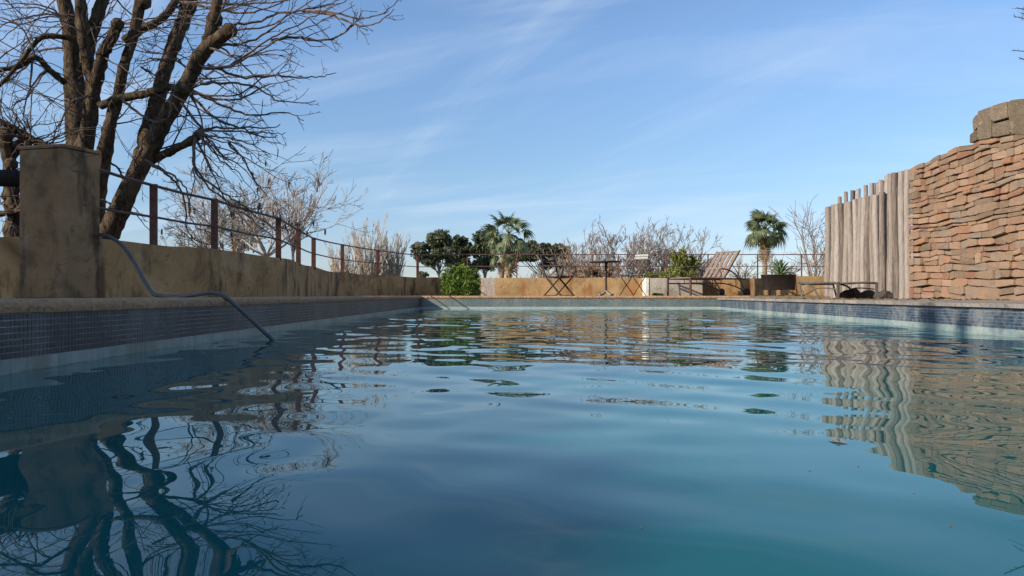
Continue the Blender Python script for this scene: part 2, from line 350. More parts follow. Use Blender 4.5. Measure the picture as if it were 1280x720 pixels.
# pool basin
b = MB(); b.box(XL-0.02, 4.5, -5.1, YF+0.03, -1.52, -1.40); b.build('pool_floor', M['poolfloor'], kind='structure')

def poolwall(name, pts, ztop, tile, grout, side, ystart=None, low=None):
    """pts run along the water's edge; side = +1/-1 picks which side of the path the water is on"""
    root = empty(name); root['kind'] = 'structure'
    body = MB()
    th = 0.22
    nrm = []
    for (a, bb) in zip(pts, pts[1:]):
        d = Vector((bb[0]-a[0], bb[1]-a[1])).normalized(); nrm.append(Vector((-d.y, d.x))*side)
    for (a, bb), nn in zip(zip(pts, pts[1:]), nrm):
        q = [Vector(a), Vector(bb), Vector(bb)-nn*th, Vector(a)-nn*th]
        body.prism([tuple(x) for x in q], -1.46, ztop)
    body.build('wall_core', grout, root)
    for nm, mat, s, z1, rows, g in (('mosaic_tiles', tile, 0.025, ztop-0.002, int(round((ztop-0.055)/0.0245)), 0.0036 if side < 0 and low else 0.0028),
                                    ('waterline_tiles', low or M['tile_white'], 0.05, None, 7, 0.0010)):
        if z1 is None: z1 = ztop-0.002-int(round((ztop-0.055)/0.0245))*0.0245
        cs = 0.0245 if s < 0.03 else 0.049
        Vs = []; 
        for (a, bb), nn in zip(zip(pts, pts[1:]), nrm):
            a = Vector(a); bb = Vector(bb)
            if ystart is not None and bb.y < ystart and a.y < ystart: continue
            L = (bb-a).length; d = (bb-a)/L; k = int(L/cs)
            if k < 1: continue
            u = (np.arange(k)+0.5)*L/k
            for r in range(rows):
                zc = z1-(r+0.5)*cs
                c = np.stack([a.x+d.x*u, a.y+d.y*u, np.full(k, zc)], 1)
                jit = rng.normal(0, s*0.008, (k, 3)); dep = 0.0013+rng.uniform(0, 0.0009, k); til = rng.normal(0, 0.005*s, (k, 2))
                h = (cs-g)/2; hu = (L/k-g)/2
                front = []
                for (su, sz) in ((-1, -1), (1, -1), (1, 1), (-1, 1)):
                    off = np.array([d.x*su*hu, d.y*su*hu, sz*h])
                    dd = dep+til[:, 0]*su+til[:, 1]*sz
                    front.append(c+off+np.outer(dd, np.array([nn.x, nn.y, 0]))+jit*np.array([abs(d.x), abs(d.y), 1]))
                back = []
                for (su, sz) in ((-1, -1), (1, -1), (1, 1), (-1, 1)):
                    off = np.array([d.x*su*hu, d.y*su*hu, sz*h])
                    back.append(c+off-np.array([nn.x, nn.y, 0])*0.002)
                Vs.append(np.stack(front+back, 1))
        Vt = np.concatenate(Vs).reshape(-1, 3); nt = len(Vt)//8
        base = np.array([(0, 1, 2, 3), (0, 4, 5, 1), (1, 5, 6, 2), (2, 6, 7, 3), (3, 7, 4, 0)])
        Qs = (np.arange(nt)[:, None, None]*8+base[None]).reshape(-1, 4)
        if side > 0: Qs = Qs[:, ::-1]
        np_mesh(nm, Vt, Qs, mat, root, kind='stuff')
    return root
poolwall('pool_wall_left', [(XL, -5.0), (XL, 1.0), (XL, YF)], 0.225, M['tile_left'], M['grout_dark'], -1, 1.5, M['tile_shaded'])
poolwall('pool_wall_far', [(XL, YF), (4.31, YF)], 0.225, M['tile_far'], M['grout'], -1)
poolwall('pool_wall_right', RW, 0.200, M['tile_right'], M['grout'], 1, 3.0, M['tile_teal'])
b = MB(); b.box(XL-0.2, 3.6, -5.25, -5.0, -1.46, 0.225); b.build('pool_wall_near', M['grout_dark'], kind='structure')

# water surface: real waves
NX, NY = 260, 680
tt = np.linspace(0, 1, NY); ys = np.concatenate([np.linspace(-5, 0.3, 60)[:-1], 0.3+(YF-0.3)*tt**1.12])
ys = ys[:]; NYt = len(ys)
U = np.linspace(0, 1, NX); Y = np.repeat(ys[:, None], NX, 1); XR_ = np.array([xr(min(y, YF)) for y in ys])
X = XL+0.0+(XR_[:, None]-XL)*U[None]
Z = np.zeros_like(X); wr = np.random.default_rng(3)
def waves(lam, slope, n, dirm, spread):
    z = np.zeros_like(X)
    for _ in range(n):
        l = lam*wr.uniform(0.75, 1.35); th = dirm+wr.normal(0, spread); k = 2*math.pi/l
        z += slope/k*math.sqrt(2.0/n)*np.sin(k*(X*math.cos(th)+Y*math.sin(th))+wr.uniform(0, 6.28))
    return z
far = np.clip((Y-1.5)/6.0, 0, 1); far = far*far*(3-2*far)
patch = 0.65+0.35*np.sin(X*1.1+0.6*np.sin(Y*0.5)+1.0)*np.sin(Y*0.7+0.8)
Z += waves(2.0, 0.014, 7, R(86), 0.35)*(0.7+0.3*far)
Z += waves(0.85, 0.014, 9, R(75), 0.8)*(0.55+0.45*far)*patch
Z += waves(0.42, 0.018, 11, R(100), 0.9)*(0.18+0.82*far)*patch
Z += waves(0.30, 0.017, 9, R(20), 0.6)
Z += waves(0.16, 0.007, 10, R(50), 1.2)*(1-0.5*far)
Z += waves(0.22, 0.017, 12, R(60), 1.2)*(0.05+0.95*far)*patch
waterz = Z.copy()
V = np.stack([X, Y, Z], 2).reshape(-1, 3)
ii, jj = np.meshgrid(np.arange(NX-1), np.arange(NYt-1)); a = (jj*NX+ii).ravel()
np_mesh('water', V, np.stack([a, a+1, a+NX+1, a+NX], 1), M['water'], smooth=True, kind='structure')

# decks
PAR = [(-6.5, 6.1), (-3.20, 5.30), (-2.91, 6.05), (-2.72, 6.8), (-2.57, 8.2), (-2.75, 9.6), (-2.94, 11.0), (-3.15, 13.0), (-3.05, 14.4), (-2.75, 15.4), (-2.28, 16.9), (-1.6, 17.8), (-0.75, 18.0)]
b = MB(); b.prism([(-6.5, -5.3), (XL-0.21, -5.3), (XL-0.21, 15.92), (-0.5, 15.92), (-0.5, 18.1)]+[(x-0.03, y) for x, y in PAR[::-1]], GZ, 0.272)
b.build('deck_left', M['deck'], kind='structure')
b = MB(); b.box(-0.498, 10.5, 15.922, 18.1, GZ, 0.270); b.build('deck_far', M['deck'], kind='structure')
b = MB(); b.prism([(3.66, -5.3), (11.5, -5.3), (11.5, 15.90), (5.0, 15.90), (5.0, 15.55), (4.62, 15.55), (4.25, 11.4), (4.08, 8.0), (3.87, 5.16), (3.74, 2.0)], GZ, 0.226)
b.build('deck_right', M['deck'], kind='structure')
b = MB(); b.box(XL-0.2, 3.65, -9, -5.26, GZ, 0.268); b.build('deck_near', M['deck'], kind='structure')

# coping stones: rounded nose over the tiles
def coping_piece(L, w, z0, z1, nose=0.022, over=0.02):
    prof = [(over-nose*0.3, z0), (over, z0+(z1-z0)*0.35), (over-nose*0.1, z0+(z1-z0)*0.72), (over-nose*0.9, z1-0.002), (-w*0.5, z1+0.001), (-w, z1-0.002), (-w, z0)]
    n = len(prof); b = MB(); vs = []
    ns = 5
    for k in range(ns+1):
        y = L*k/ns
        j = 0.0022
        vs += [(x+random.uniform(-j, j), y, z+random.uniform(-j, j)*0.8) for x, z in prof]
    fs = [(k*n+i, k*n+(i+1) % n, (k+1)*n+(i+1) % n, (k+1)*n+i) for k in range(ns) for i in range(n)]
    fs += [tuple(range(n-1, -1, -1)), tuple(ns*n+i for i in range(n))]
    return b.add(vs, fs)
cop = empty('coping'); cop['kind'] = 'structure'
prot = [coping_piece(0.5965, 0.22, 0.2265, 0.281) for _ in range(4)]
meshes = [p.build('coping_stone', M['coping'], None, True) for p in prot]
for m_ in meshes:
    m_.data.set_sharp_from_angle(angle=R(50))
mdata = [m_.data for m_ in meshes]
for m_ in meshes: bpy.data.objects.remove(m_)
y = -4.8; i = 0
while y < 15.62:
    inst(mdata[i % 4], 'coping_stone', cop, Matrix.Translation((XL, y, random.uniform(-0.0015, 0.0015))) @ Matrix.Rotation(random.gauss(0, 0.0015), 4, 'Z')); y += 0.6; i += 1
x = 4.98
while x > -1.95+0.05:
    L = 0.6 if x-0.6 > -1.9 else x+1.9
    inst(mdata[i % 4], 'coping_stone', cop, Matrix.Translation((x-0.6, YF, random.uniform(-0.001, 0.001))) @ Matrix(((0, 1, 0, 0), (-1, 0, 0, 0), (0, 0, 1, 0), (0, 0, 0, 1)))); x -= 0.6; i += 1
# slate slabs along the right edge
b_ = empty('slab_edging'); b_['kind'] = 'structure'
y = 1.5
while y < 15.45:
    L = random.uniform(0.28, 0.55); y1 = min(y+L, 15.5)
    pts = []; k = 6
    for q in range(k+1):
        yy = y+0.007+(y1-y-0.014)*q/k; pts.append((xr(yy)-0.012-random.uniform(0, 0.014), yy))
    w = random.uniform(0.30, 0.34)
    pts += [(xr(y1)+w, y1-0.004), (xr(y)+w, y+0.004)]
    m = MB(); zt = DR+random.uniform(-0.004, 0.005)
    pp_ = pts[::-1]; n_ = len(pp_); sh = 0.055
    vs = [(x-(0.016 if x < xr(yy)+0.1 else 0), yy-sh, 0.2025) for x, yy in pp_]+[(x, yy, zt) for x, yy in pp_]
    m.add(vs, [tuple(range(n_-1, -1, -1)), tuple(range(n_, 2*n_))]+[(i, (i+1) % n_, (i+1) % n_+n_, i+n_) for i in range(n_)])
    m.build('paving_slab', M['slate'], b_); y = y1

# ---------------------------------------------------------------- parapet wall, column, railing
def ribbon(path, th, z0, ztops):
    b = MB(); n = len(path); L = []; Rr = []
    for i, p in enumerate(path):
        a = Vector(path[max(i-1, 0)]); c = Vector(path[min(i+1, n-1)]); d = (c-a).normalized(); nn = Vector((-d.y, d.x)); p = Vector(p)
        L.append(p); Rr.append(p+nn*th)
    vs = []
    for i in range(n): vs += [(L[i].x, L[i].y, z0), (L[i].x, L[i].y, ztops[i]), (Rr[i].x, Rr[i].y, ztops[i]), (Rr[i].x, Rr[i].y, z0)]
    fs = []
    for i in range(n-1):
        o, q = i*4, i*4+4
        fs += [(o, q, q+1, o+1), (o+1, q+1, q+2, o+2), (o+2, q+2, q+3, o+3)]
    fs += [(0, 1, 2, 3), ((n-1)*4+3, (n-1)*4+2, (n-1)*4+1, (n-1)*4)]
    return b.add(vs, fs)
TOPZ = 0.71
path = smooth_path([Vector((x, y, 0)) for x, y in PAR[1:]], 5)
parapet = empty('parapet_wall', (-2.7, 8, GZ)); tag(parapet, 'low stained plaster wall curving along the shaded left side of the pool', 'wall')
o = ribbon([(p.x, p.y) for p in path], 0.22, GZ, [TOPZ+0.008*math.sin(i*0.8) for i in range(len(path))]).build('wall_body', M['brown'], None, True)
def reparent(o, p):
    o.parent = p; o.matrix_parent_inverse = Matrix.Translation(-Vector(p.location)) if p.rotation_euler.z == 0 else (Matrix.Translation(p.location) @ Matrix.Rotation(p.rotation_euler.z, 4, 'Z')).inverted()
for pl in o.data.polygons: pl.use_smooth = False
reparent(o, parapet)
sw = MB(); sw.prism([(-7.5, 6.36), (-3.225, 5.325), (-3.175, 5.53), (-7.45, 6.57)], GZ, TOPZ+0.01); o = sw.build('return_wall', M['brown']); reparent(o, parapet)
# square column at the corner
cth = math.atan2(6.05-5.30, -2.91+3.20)-math.pi/2
colm = empty('column', (-3.2, 5.30, 0.27)); tag(colm, 'square plaster column standing at the left corner of the low wall', 'column')
c0 = Vector((-3.2, 5.30, 0)); u = Vector((math.cos(cth+math.pi/2), math.sin(cth+math.pi/2), 0)); w_ = Vector((-3.3, 0.82, 0)).normalized()
b = MB(); e = 0.006
A = c0-u*e-w_*e; B = c0+u*0.30-w_*e; C = B+w_*0.385; D = A+w_*0.385
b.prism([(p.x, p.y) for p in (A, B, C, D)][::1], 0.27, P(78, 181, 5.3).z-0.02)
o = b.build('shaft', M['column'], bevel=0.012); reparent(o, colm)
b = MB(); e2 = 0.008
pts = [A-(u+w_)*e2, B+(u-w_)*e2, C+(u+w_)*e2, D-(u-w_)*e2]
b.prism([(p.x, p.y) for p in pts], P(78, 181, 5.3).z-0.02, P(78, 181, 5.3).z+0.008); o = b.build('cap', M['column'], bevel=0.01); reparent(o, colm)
# dark rail left of the column
b = MB(); p0 = P(38, 224, 5.55); p1 = P(-90, 221, 5.75)
b.tube([p0, (p0+p1)/2+Vector((0, 0, 0.006)), p1], 0.064, 14); o = b.build('wooden_rail', M['darkwood'], None, True)
tag(o, 'thick dark round rail running left from the plaster column', 'handrail')

# far wall
fw = empty('far_wall', (4, 18.0, GZ)); tag(fw, 'low sunlit ochre wall with rust stains behind the chairs', 'wall')
segs = [(-0.75, -0.42, M['cement'], TOPZ-0.002), (-0.42, 6.75, M['ochre'], TOPZ), (6.75, 11.0, M['ochre'], TOPZ+0.045)]
for x0, x1, m, zt in segs:
    b = MB(); k = max(2, int((x1-x0)/0.6)); 
    vs = [];
    for i in range(k+1):
        xx = x0+(x1-x0)*i/k; z = zt+random.uniform(-0.006, 0.006)
        vs += [(xx, 18.0, GZ), (xx, 18.0, z), (xx, 18.22, z), (xx, 18.22, GZ)]
    fs = []
    for i in range(k):
        o_, q = i*4, i*4+4; fs += [(o_, q, q+1, o_+1), (o_+1, q+1, q+2, o_+2), (o_+2, q+2, q+3, o_+3)]
    fs += [(0, 1, 2, 3), (k*4+3, k*4+2, k*4+1, k*4)]
    o = b.add(vs, fs).build('wall_section', m); reparent(o, fw)
# masonry planter box
pb = empty('planter_box', (3.8, 17.6, 0.27)); tag(pb, 'pale cement planter box built against the ochre wall behind the brown lounger', 'planter')
b = MB(); b.box(3.17, 4.5, 17.55, 17.998, 0.27, TOPZ-0.012); o = b.build('box_body', M['cement'], bevel=0.008); reparent(o, pb)
b = MB(); b.box(3.155, 3.169, 17.545, 17.99, 0.271, TOPZ-0.004); b.box(3.155, 3.225, 17.535, 17.549, 0.271, TOPZ-0.004); o = b.build('sunlit_side', M['sunlit_plaster']); reparent(o, pb)  # white facing: sunlight on the box's left side put into the colour

# railing
rail = empty('railing', (-2.6, 8, TOPZ)); tag(rail, 'rusty steel post and rail fence on top of the low pool walls', 'railing')
posts = [(192, 306, 232, 6.05, 9.0), (268, 314, 250, 6.8, 8), (348, 324, 273, 8.2, 7), (373, 330, 287, 9.6, 6), (392, 336, 298, 11.0, 5.4), (428, 343, 306, 13.8, 4.6), (472, 346, 313, 15.2, 4.0), (522, 349, 319, 17.2, 3.2)]
tops = []; mids = []
p_prev = P(102, 205, 5.45); tops.append(p_prev); mids.append(P(104, 256, 5.45))
for px, yb, yt, Zd, wpx in posts:
    top = P(px, yt, Zd+0.07); base = Vector((top.x, top.y, TOPZ-0.03)); hw = wpx/F*Zd/2
    b = MB(); b.box(-hw, hw, -hw*0.5, hw*0.5, 0, top.z-base.z+0.012)
    o = b.build('post', M['rust'], rail); o.matrix_local = Matrix.Translation(base-Vector(rail.location)) @ Matrix.Rotation(random.uniform(-0.03, 0.03)+0.3, 4, 'Z')
    tops.append(top); mids.append(Vector((top.x, top.y, TOPZ+(top.z-TOPZ)*0.47)))
for px in (584, 646, 711, 773, 833, 885, 947, 1002, 1062):
    top = P(px, 318, 18.1); b = MB(); b.box(-0.014, 0.014, -0.012, 0.012, 0, top.z-TOPZ+0.03)
    o = b.build('post', M['rust'], rail); o.location = Vector((top.x, top.y, TOPZ-0.02))-Vector(rail.location)
    tops.append(top); mids.append(P(px, 332.8, 18.1))
for nm, pl, rr in (('top_rail', tops, 0.0125), ('middle_rail', mids, 0.010)):
    for a_, b2 in zip(pl, pl[1:]):
        m = MB(); mid = (a_+b2)/2-Vector((0, 0, 0.006)); m.tube([a_, mid, b2], rr, 6); o = m.build(nm, M['wire']); reparent(o, rail)
# hose
hp = [(P(100, 296, 5.62)), P(117, 293, 5.55), P(135, 295.5, 5.5), P(152, 306, 5.4), P(167, 327, 5.3), P(181, 352, 5.25), P(192, 367.5, 5.2), P(206, 370.3, 5.1), P(232, 370.2, 5.0), P(253, 367, 4.93), P(272, 366.5, 4.9), P(289, 377, 4.88), P(308, 394, 4.88), P(326, 411, 4.88), P(341, 425, 4.88), P(352, 436, 4.9), P(360, 448, 5.0), P(362, 480, 5.1)]
pp = smooth_path(hp, 14); rad = [0.0128+(0.0018 if i % 2 else 0) for i in range(len(pp))]
b = MB(); b.tube(pp, rad, 10); o = b.build('pool_hose', M['hose'], None, True); tag(o, 'grey ribbed pool hose drooping from the wall over the coping into the water', 'hose')

# ---------------------------------------------------------------- stone wall and pole fence on the right
WA = Vector((7.10, 13.2)); WB = Vector((6.62, 7.0))     # far and near end of the wall face
wd = (WB-WA).normalized(); WL = (WB-WA).length; wnrm = Vector((wd.y, -wd.x))
if wnrm.x > 0: wnrm = -wnrm
def wp(u, z, d):                                        # u along the wall from its far end, d out towards the pool
    q = WA+wd*u+wnrm*d; return Vector((q.x, q.y, z))
def u_of_px(px):                                       # where the wall face crosses a sight line of slope px
    a = (px-640)/F
    return (WA.x-a*WA.y)/(a*wd.y-wd.x)
uc = u_of_px(1214)
sw = empty('stone_wall', (WA.x, WA.y, DR)); tag(sw, 'tall dry stacked wall of orange and brown stones on the right', 'wall')
b = MB(); 
for ua, ub, zt in ((-0.09, WL, 2.34), (-0.09, uc-0.6, 2.50), (uc-0.6, uc+0.15, 2.56)):
    dd = 0.0 if zt == 2.34 else 0.004
    q = [wp(ua+dd, 0, -0.05-dd), wp(ub-dd, 0, -0.05-dd), wp(ub-dd, 0, -0.45+dd), wp(ua+dd, 0, -0.45+dd)]
    b.prism([(p.x, p.y) for p in q], 0.20 if zt == 2.34 else 2.341, zt); o = b.build('wall_core', M['mortar']); reparent(o, sw)
ZT = 2.42
def stone_mesh(u0, u1, za0, za1, zb0, zb1, d, back=-0.08, gap=None):
    """irregular block: bottom z za0/zb0 and top z za1/zb1 at its two ends, rounded front"""
    g = gap or (random.uniform(0.002, 0.006) if random.random() < 0.75 else random.uniform(0.008, 0.014)); j = lambda s: random.uniform(-s, s)
    hu = (u1-u0); bev = min(0.007, 0.10*min(hu, za1-za0))
    c = [(u0+g, za0+g), (u1-g, zb0+g), (u1-g, zb1-g), (u0+g, za1-g)]
    # 8-gon outline with clipped, jittered corners and mid points
    out = []
    for i in range(4):
        a0 = c[i]; a1 = c[(i+1) % 4]; f0 = random.uniform(0.03, 0.2); f1 = random.uniform(0.03, 0.2)
        for f in (f0, 1-f1):
            out.append((a0[0]+(a1[0]-a0[0])*f+j(0.004), a0[1]+(a1[1]-a0[1])*f+j(0.004)))
    n = 8; mu = sum(p[0] for p in out)/n; mz = sum(p[1] for p in out)/n; vs = []
    tilt = j(0.012); tz = j(0.014)
    for p in out: vs.append(wp(p[0], p[1], back))
    for p in out: vs.append(wp(p[0], p[1], d-bev+tilt*(p[0]-mu)/hu))
    for p in out:
        q = (mu+(p[0]-mu)*(1-bev*1.4/hu), mz+(p[1]-mz)*(1-bev*1.6/max(0.03, za1-za0)))
        vs.append(wp(q[0], q[1], d+tilt*(q[0]-mu)/hu+tz*(q[1]-mz)/0.15+j(0.004)))
    vs.append(wp(mu+j(0.02), mz+j(0.01), d+random.uniform(-0.004, 0.006)))
    fs = []
    for a in (0, 8):
        for i in range(8): fs.append((a+i, a+(i+1) % 8, a+8+(i+1) % 8, a+8+i))
    for i in range(8): fs.append((16+i, 16+(i+1) % 8, 24))
    return vs, fs
cells = []
def cz(u, z): return z+0.018*math.sin(u*1.3+z*1.7)+0.014*math.sin(u*5.3+z*9.0)+0.010*math.sin(u*11+z*17)
def topz(u): return (2.53+0.14*max(u, 0)/uc if u < uc else max(2.36, 2.60-0.11*(u-uc)))+0.015*math.sin(u*3.0)+0.012*math.sin(u*9)
z = DR-0.01; last = False
while not last:
    h = random.choice((0.06, 0.08, 0.10, 0.12, 0.15)) if z > 0.70 else random.choice((0.12, 0.16, 0.20))
    if z+h > ZT-0.08: h = ZT-z; last = True
    u = -0.02
    while u < WL:
        L = random.uniform(0.15, 0.48)
        if u+L > WL-0.12: L = WL-u
        u1 = u+L; r_ = random.random()
        sl = random.uniform(-0.02, 0.02)
        def Z0(uu, lo): return cz(uu, lo) if not (last and lo > z+h*0.9) else topz(uu)
        def cell(a, c, f0, f1, s0=0.0, s1=0.0):
            z0a, z0b = cz(a, z)+0, cz(c, z)+0; z1a, z1b = (cz(a, z+h), cz(c, z+h)) if not last else (topz(a), topz(c))
            cells.append((a, c, z0a+(z1a-z0a)*f0-s0, z0a+(z1a-z0a)*f1-s1, z0b+(z1b-z0b)*f0+s0, z0b+(z1b-z0b)*f1+s1))
        if last:
            a0, a1 = u, u1
            if topz(u)-cz(u, z) > 0.21: cell(a0, a1, 0, 0.36, 0, sl*0.5); cell(a0, a1, 0.36, 0.68, sl*0.5, -sl*0.5); cell(a0, a1, 0.68, 1, -sl*0.5, 0)
            else: cell(a0, a1, 0, 0.5, 0, sl); cell(a0, a1, 0.5, 1, sl, 0)
        elif h > 0.12 and r_ < 0.38 and L > 0.18:
            f = random.uniform(0.38, 0.62); cell(u, u1, 0, f, 0, sl); cell(u, u1, f, 1, sl, 0)
        elif h > 0.12 and r_ < 0.62 and L > 0.3:
            m_ = u+L*random.uniform(0.35, 0.65); f = random.uniform(0.4, 0.6); cell(u, m_, 0, 1); cell(m_, u1, 0, f, 0, sl); cell(m_, u1, f, 1, sl, 0)
        elif r_ > 0.86 and L > 0.3:
            m_ = u+L*random.uniform(0.4, 0.6); cell(u, m_, 0, 1); cell(m_, u1, 0, 1)
        else: cell(u, u1, 0, 1)
        u = u1
    z += h
UVIS = 3.45                                            # beyond this the wall runs out of the frame
vis = [c for c in cells if c[0] < UVIS]; rest = [c for c in cells if c[0] >= UVIS]
vis.sort(key=lambda c: -(c[1]-c[0])*(c[3]-c[2])); rest += vis[285:]; vis = vis[:285]
def depth_of(c): return max(-0.014, random.gauss(0.002, 0.014))+(0.05 if c[0] < 0.3 else 0)
for c in vis:
    vs, fs = stone_mesh(c[0], c[1], c[2], c[3], c[4], c[5], depth_of(c)); m = MB().add([v-Vector(sw.location) for v in vs], fs)
    m.build('stone', M['sandstone'], sw)
m = MB()
for c in rest:
    vs, fs = stone_mesh(c[0], c[1], c[2], c[3], c[4], c[5], depth_of(c)); m.add([v-Vector(sw.location) for v in vs], fs)
m.build('stones', M['sandstone'], sw, kind='stuff')
# big lichen covered capping stones, starting part way along
def zpx(u, py): q = WA+wd*u; return H+(YH-py)/F*q.y
cap = []
edges = [uc, u_of_px(1222), u_of_px(1241), u_of_px(1262), u_of_px(1283), u_of_px(1305)]
while edges[-1] < WL: edges.append(edges[-1]+random.uniform(0.34, 0.46))
def topline(u): return 3.08-0.105*(u-uc)+0.02*math.sin(u*5) if u < uc+2.3 else 2.84+0.03*math.sin(u*4)
for i, (a_, c_) in enumerate(zip(edges, edges[1:])):
    c_ = min(c_, WL); lo, lo2 = topz(a_+0.001), topz(c_)
    if i == 0: cap.append((a_-0.04, c_, lo, lo+0.16, lo2, lo2+0.20)); cap.append((a_+0.02, c_, lo+0.16, topline(a_)-0.12, lo2+0.20, topline(c_)-0.03))
    elif i in (2, 4, 6):
        f = random.uniform(0.35, 0.55); t0, t1 = topline(a_), topline(c_)
        cap.append((a_, c_, lo, lo+(t0-lo)*f, lo2, lo2+(t1-lo2)*f)); cap.append((a_, c_, lo+(t0-lo)*f, t0, lo2+(t1-lo2)*f, t1))
    else: cap.append((a_, c_, lo, topline(a_), lo2, topline(c_)))
for c in cap:
    vs, fs = stone_mesh(c[0], c[1], c[2], c[3], c[4], c[5], random.uniform(0.0, 0.04), -0.38, random.uniform(0.008, 0.016))
    MB().add([v-Vector(sw.location) for v in vs], fs).build('capping_stone', M['capstone'], sw)
b = MB(); q = [wp(uc+0.22, 0, -0.03), wp(WL, 0, -0.03), wp(WL, 0, -0.36), wp(uc+0.22, 0, -0.36)]
b.prism([(p.x, p.y) for p in q], 2.385, 2.74); o = b.build('cap_core', M['mortar']); reparent(o, sw)

def log(parent, name, base, h, r, mat, lean=(0, 0), n=12, rings=9):
    pts = []; rad = []; ph = random.uniform(0, 6.28)
    for i in range(rings+1):
        f = i/rings
        pts.append(Vector((lean[0]*f+0.020*math.sin(f*4+ph), lean[1]*f+0.020*math.cos(f*3.3+ph), h*f)))
        rad.append(r*(1.05-0.13*f)*(1+random.uniform(-0.04, 0.04)))
    b = MB(); b.tube(pts, rad, n)
    b.v = [(x+random.uniform(-1, 1)*r*0.07, y+random.uniform(-1, 1)*r*0.07, z+(random.uniform(-0.008, 0.008) if z > h*0.98 else 0)) for x, y, z in b.v]
    o = b.build(name, mat, parent, True); o.location = Vector(base)-Vector(parent.location)
    o.data.set_sharp_from_angle(angle=R(50))
    return o
pf = empty('pole_fence', (7.0, 14.7, DR)); tag(pf, 'tall fence of weathered grey wooden poles beside the stone wall', 'fence')
pxs = [1043.5, 1051, 1060.5, 1068, 1076, 1082, 1088, 1094, 1099.5, 1105, 1109.5, 1115.5, 1122, 1129, 1135.5]
ptop = [246, 240, 238, 236, 231.5, 229, 228.5, 229, 225, 226, 219, 217, 216, 214, 212.5]
for i, (px, yt) in enumerate(zip(pxs, ptop)):
    f = (px-1140)/100.0; Zp = 13.3-f*3.0; bp = P(px+(3 if i < 8 else (0 if i < 10 else 3)), 372, Zp)
    zt = H+(YH-yt)/F*Zp
    log(pf, 'pole', (bp.x+(0.05 if i < 8 else (0.0 if i < 10 else -0.07)), Zp, DR-0.02), zt-DR+0.02, random.uniform(0.040, 0.050) if i < 10 else random.uniform(0.056, 0.064), M['pole'], (random.uniform(-0.03, 0.03), random.uniform(-0.02, 0.02)))
for px, yt, xo in ((1107.5, 222, 0.03), (1112, 219, 0.05), (1118, 218, 0.05)):
    Zp = 13.3-(px-1140)/100.0*3.0; bp = P(px, 372, Zp)
    log(pf, 'pole', (bp.x+xo, Zp, DR-0.02), H+(YH-yt)/F*Zp-DR+0.02, 0.056, M['pole'], (0.01, 0.0))
for i in range(13):
    px = 1041.5+i*5.5; f = (px-1140)/100.0; Zp = 13.25-f*2.9
    yt = 258-(px-1041)*0.245+random.uniform(-1, 1); bp = P(px, 372, Zp)
    log(pf, 'pole', (bp.x-0.09, Zp, DR-0.02), H+(YH-yt)/F*Zp-DR+0.02, random.uniform(0.0040, 0.0047)*Zp, M['pole'], (random.uniform(-0.02, 0.02), random.uniform(-0.02, 0.02)))

def rock(name, loc, s, mat, label, cat, group=None):
    import bmesh
    bm = bmesh.new(); bmesh.ops.create_icosphere(bm, subdivisions=2, radius=1)
    ph = random.uniform(0, 9)
    for v in bm.verts:
        d = 1+0.22*math.sin(v.co.x*3+ph)*math.cos(v.co.y*4+ph)+random.uniform(-0.09, 0.09)
        v.co = Vector((v.co.x*s[0]*d, v.co.y*s[1]*d, max(v.co.z, -0.35)*s[2]*d))
    me = bpy.data.meshes.new(name); bm.to_mesh(me); bm.free(); o = bpy.data.objects.new(name, me); col.objects.link(o)
    me.materials.append(mat); o.location = loc; tag(o, label, cat, group); return o
for (px, py, Zp, s, lab) in ((1060, 372, 14.3, (0.20, 0.16, 0.16), 'dark rock under the grey lounger, leftmost at the foot of the poles'),
                        (1083, 372, 13.9, (0.17, 0.15, 0.13), 'dark rock just behind the right leg of the grey lounger'),
                        (1104, 372, 13.3, (0.16, 0.14, 0.11), 'dark rock right of the grey lounger, at the foot of the poles')):
    q = P(px, py, Zp); rock('rock', (q.x, q.y-0.05, DR+0.03), s, M['darkrock'], lab, 'rock', 'dark rocks along the foot of the pole fence')

# ---------------------------------------------------------------- vegetation builders
def wander(p, d, L, r0, r1, nseg, curl, up=0.0, droop=0.0):
    pts = [Vector(p)]; d = Vector(d).normalized(); rad = [r0]
    for i in range(nseg):
        d = (d+Vector((random.gauss(0, curl), random.gauss(0, curl), random.gauss(0, curl)+up-droop*(i/nseg)))).normalized()
        pts.append(pts[-1]+d*L/nseg); rad.append(r0+(r1-r0)*(i+1)/nseg)
    return pts, rad
def branchy(mb, pts, rad, level, n, lr, spread, curl, up, rmin, sides=3, nseg=5, start=0.2):
    """side branches along a path, recursively"""
    if level == 0: return
    Ltot = sum((pts[i+1]-pts[i]).length for i in range(len(pts)-1))
    for _ in range(n):
        f = random.uniform(start, 1.0)*(len(pts)-1); i = min(int(f), len(pts)-2); t = f-i
        p = pts[i].lerp(pts[i+1], t); d0 = (pts[i+1]-pts[i]).normalized(); rr = rad[i]+(rad[i+1]-rad[i])*t
        perp = d0.orthogonal().normalized(); perp.rotate(Matrix.Rotation(random.uniform(0, 6.283), 3, d0))
        d = (d0+perp*spread*random.uniform(0.6, 1.4))
        L = Ltot*lr*random.uniform(0.55, 1.25)*(1-0.35*f/(len(pts)-1))
        r0 = max(rmin, rr*0.55)
        q, rd = wander(p, d, L, r0, rmin*0.8, nseg, curl, up)
        mb.tube(q, rd, sides, False)
        branchy(mb, q, rd, level-1, max(2, int(n*0.62)), lr, spread, curl, up, rmin, sides, max(3, nseg-1), 0.15)
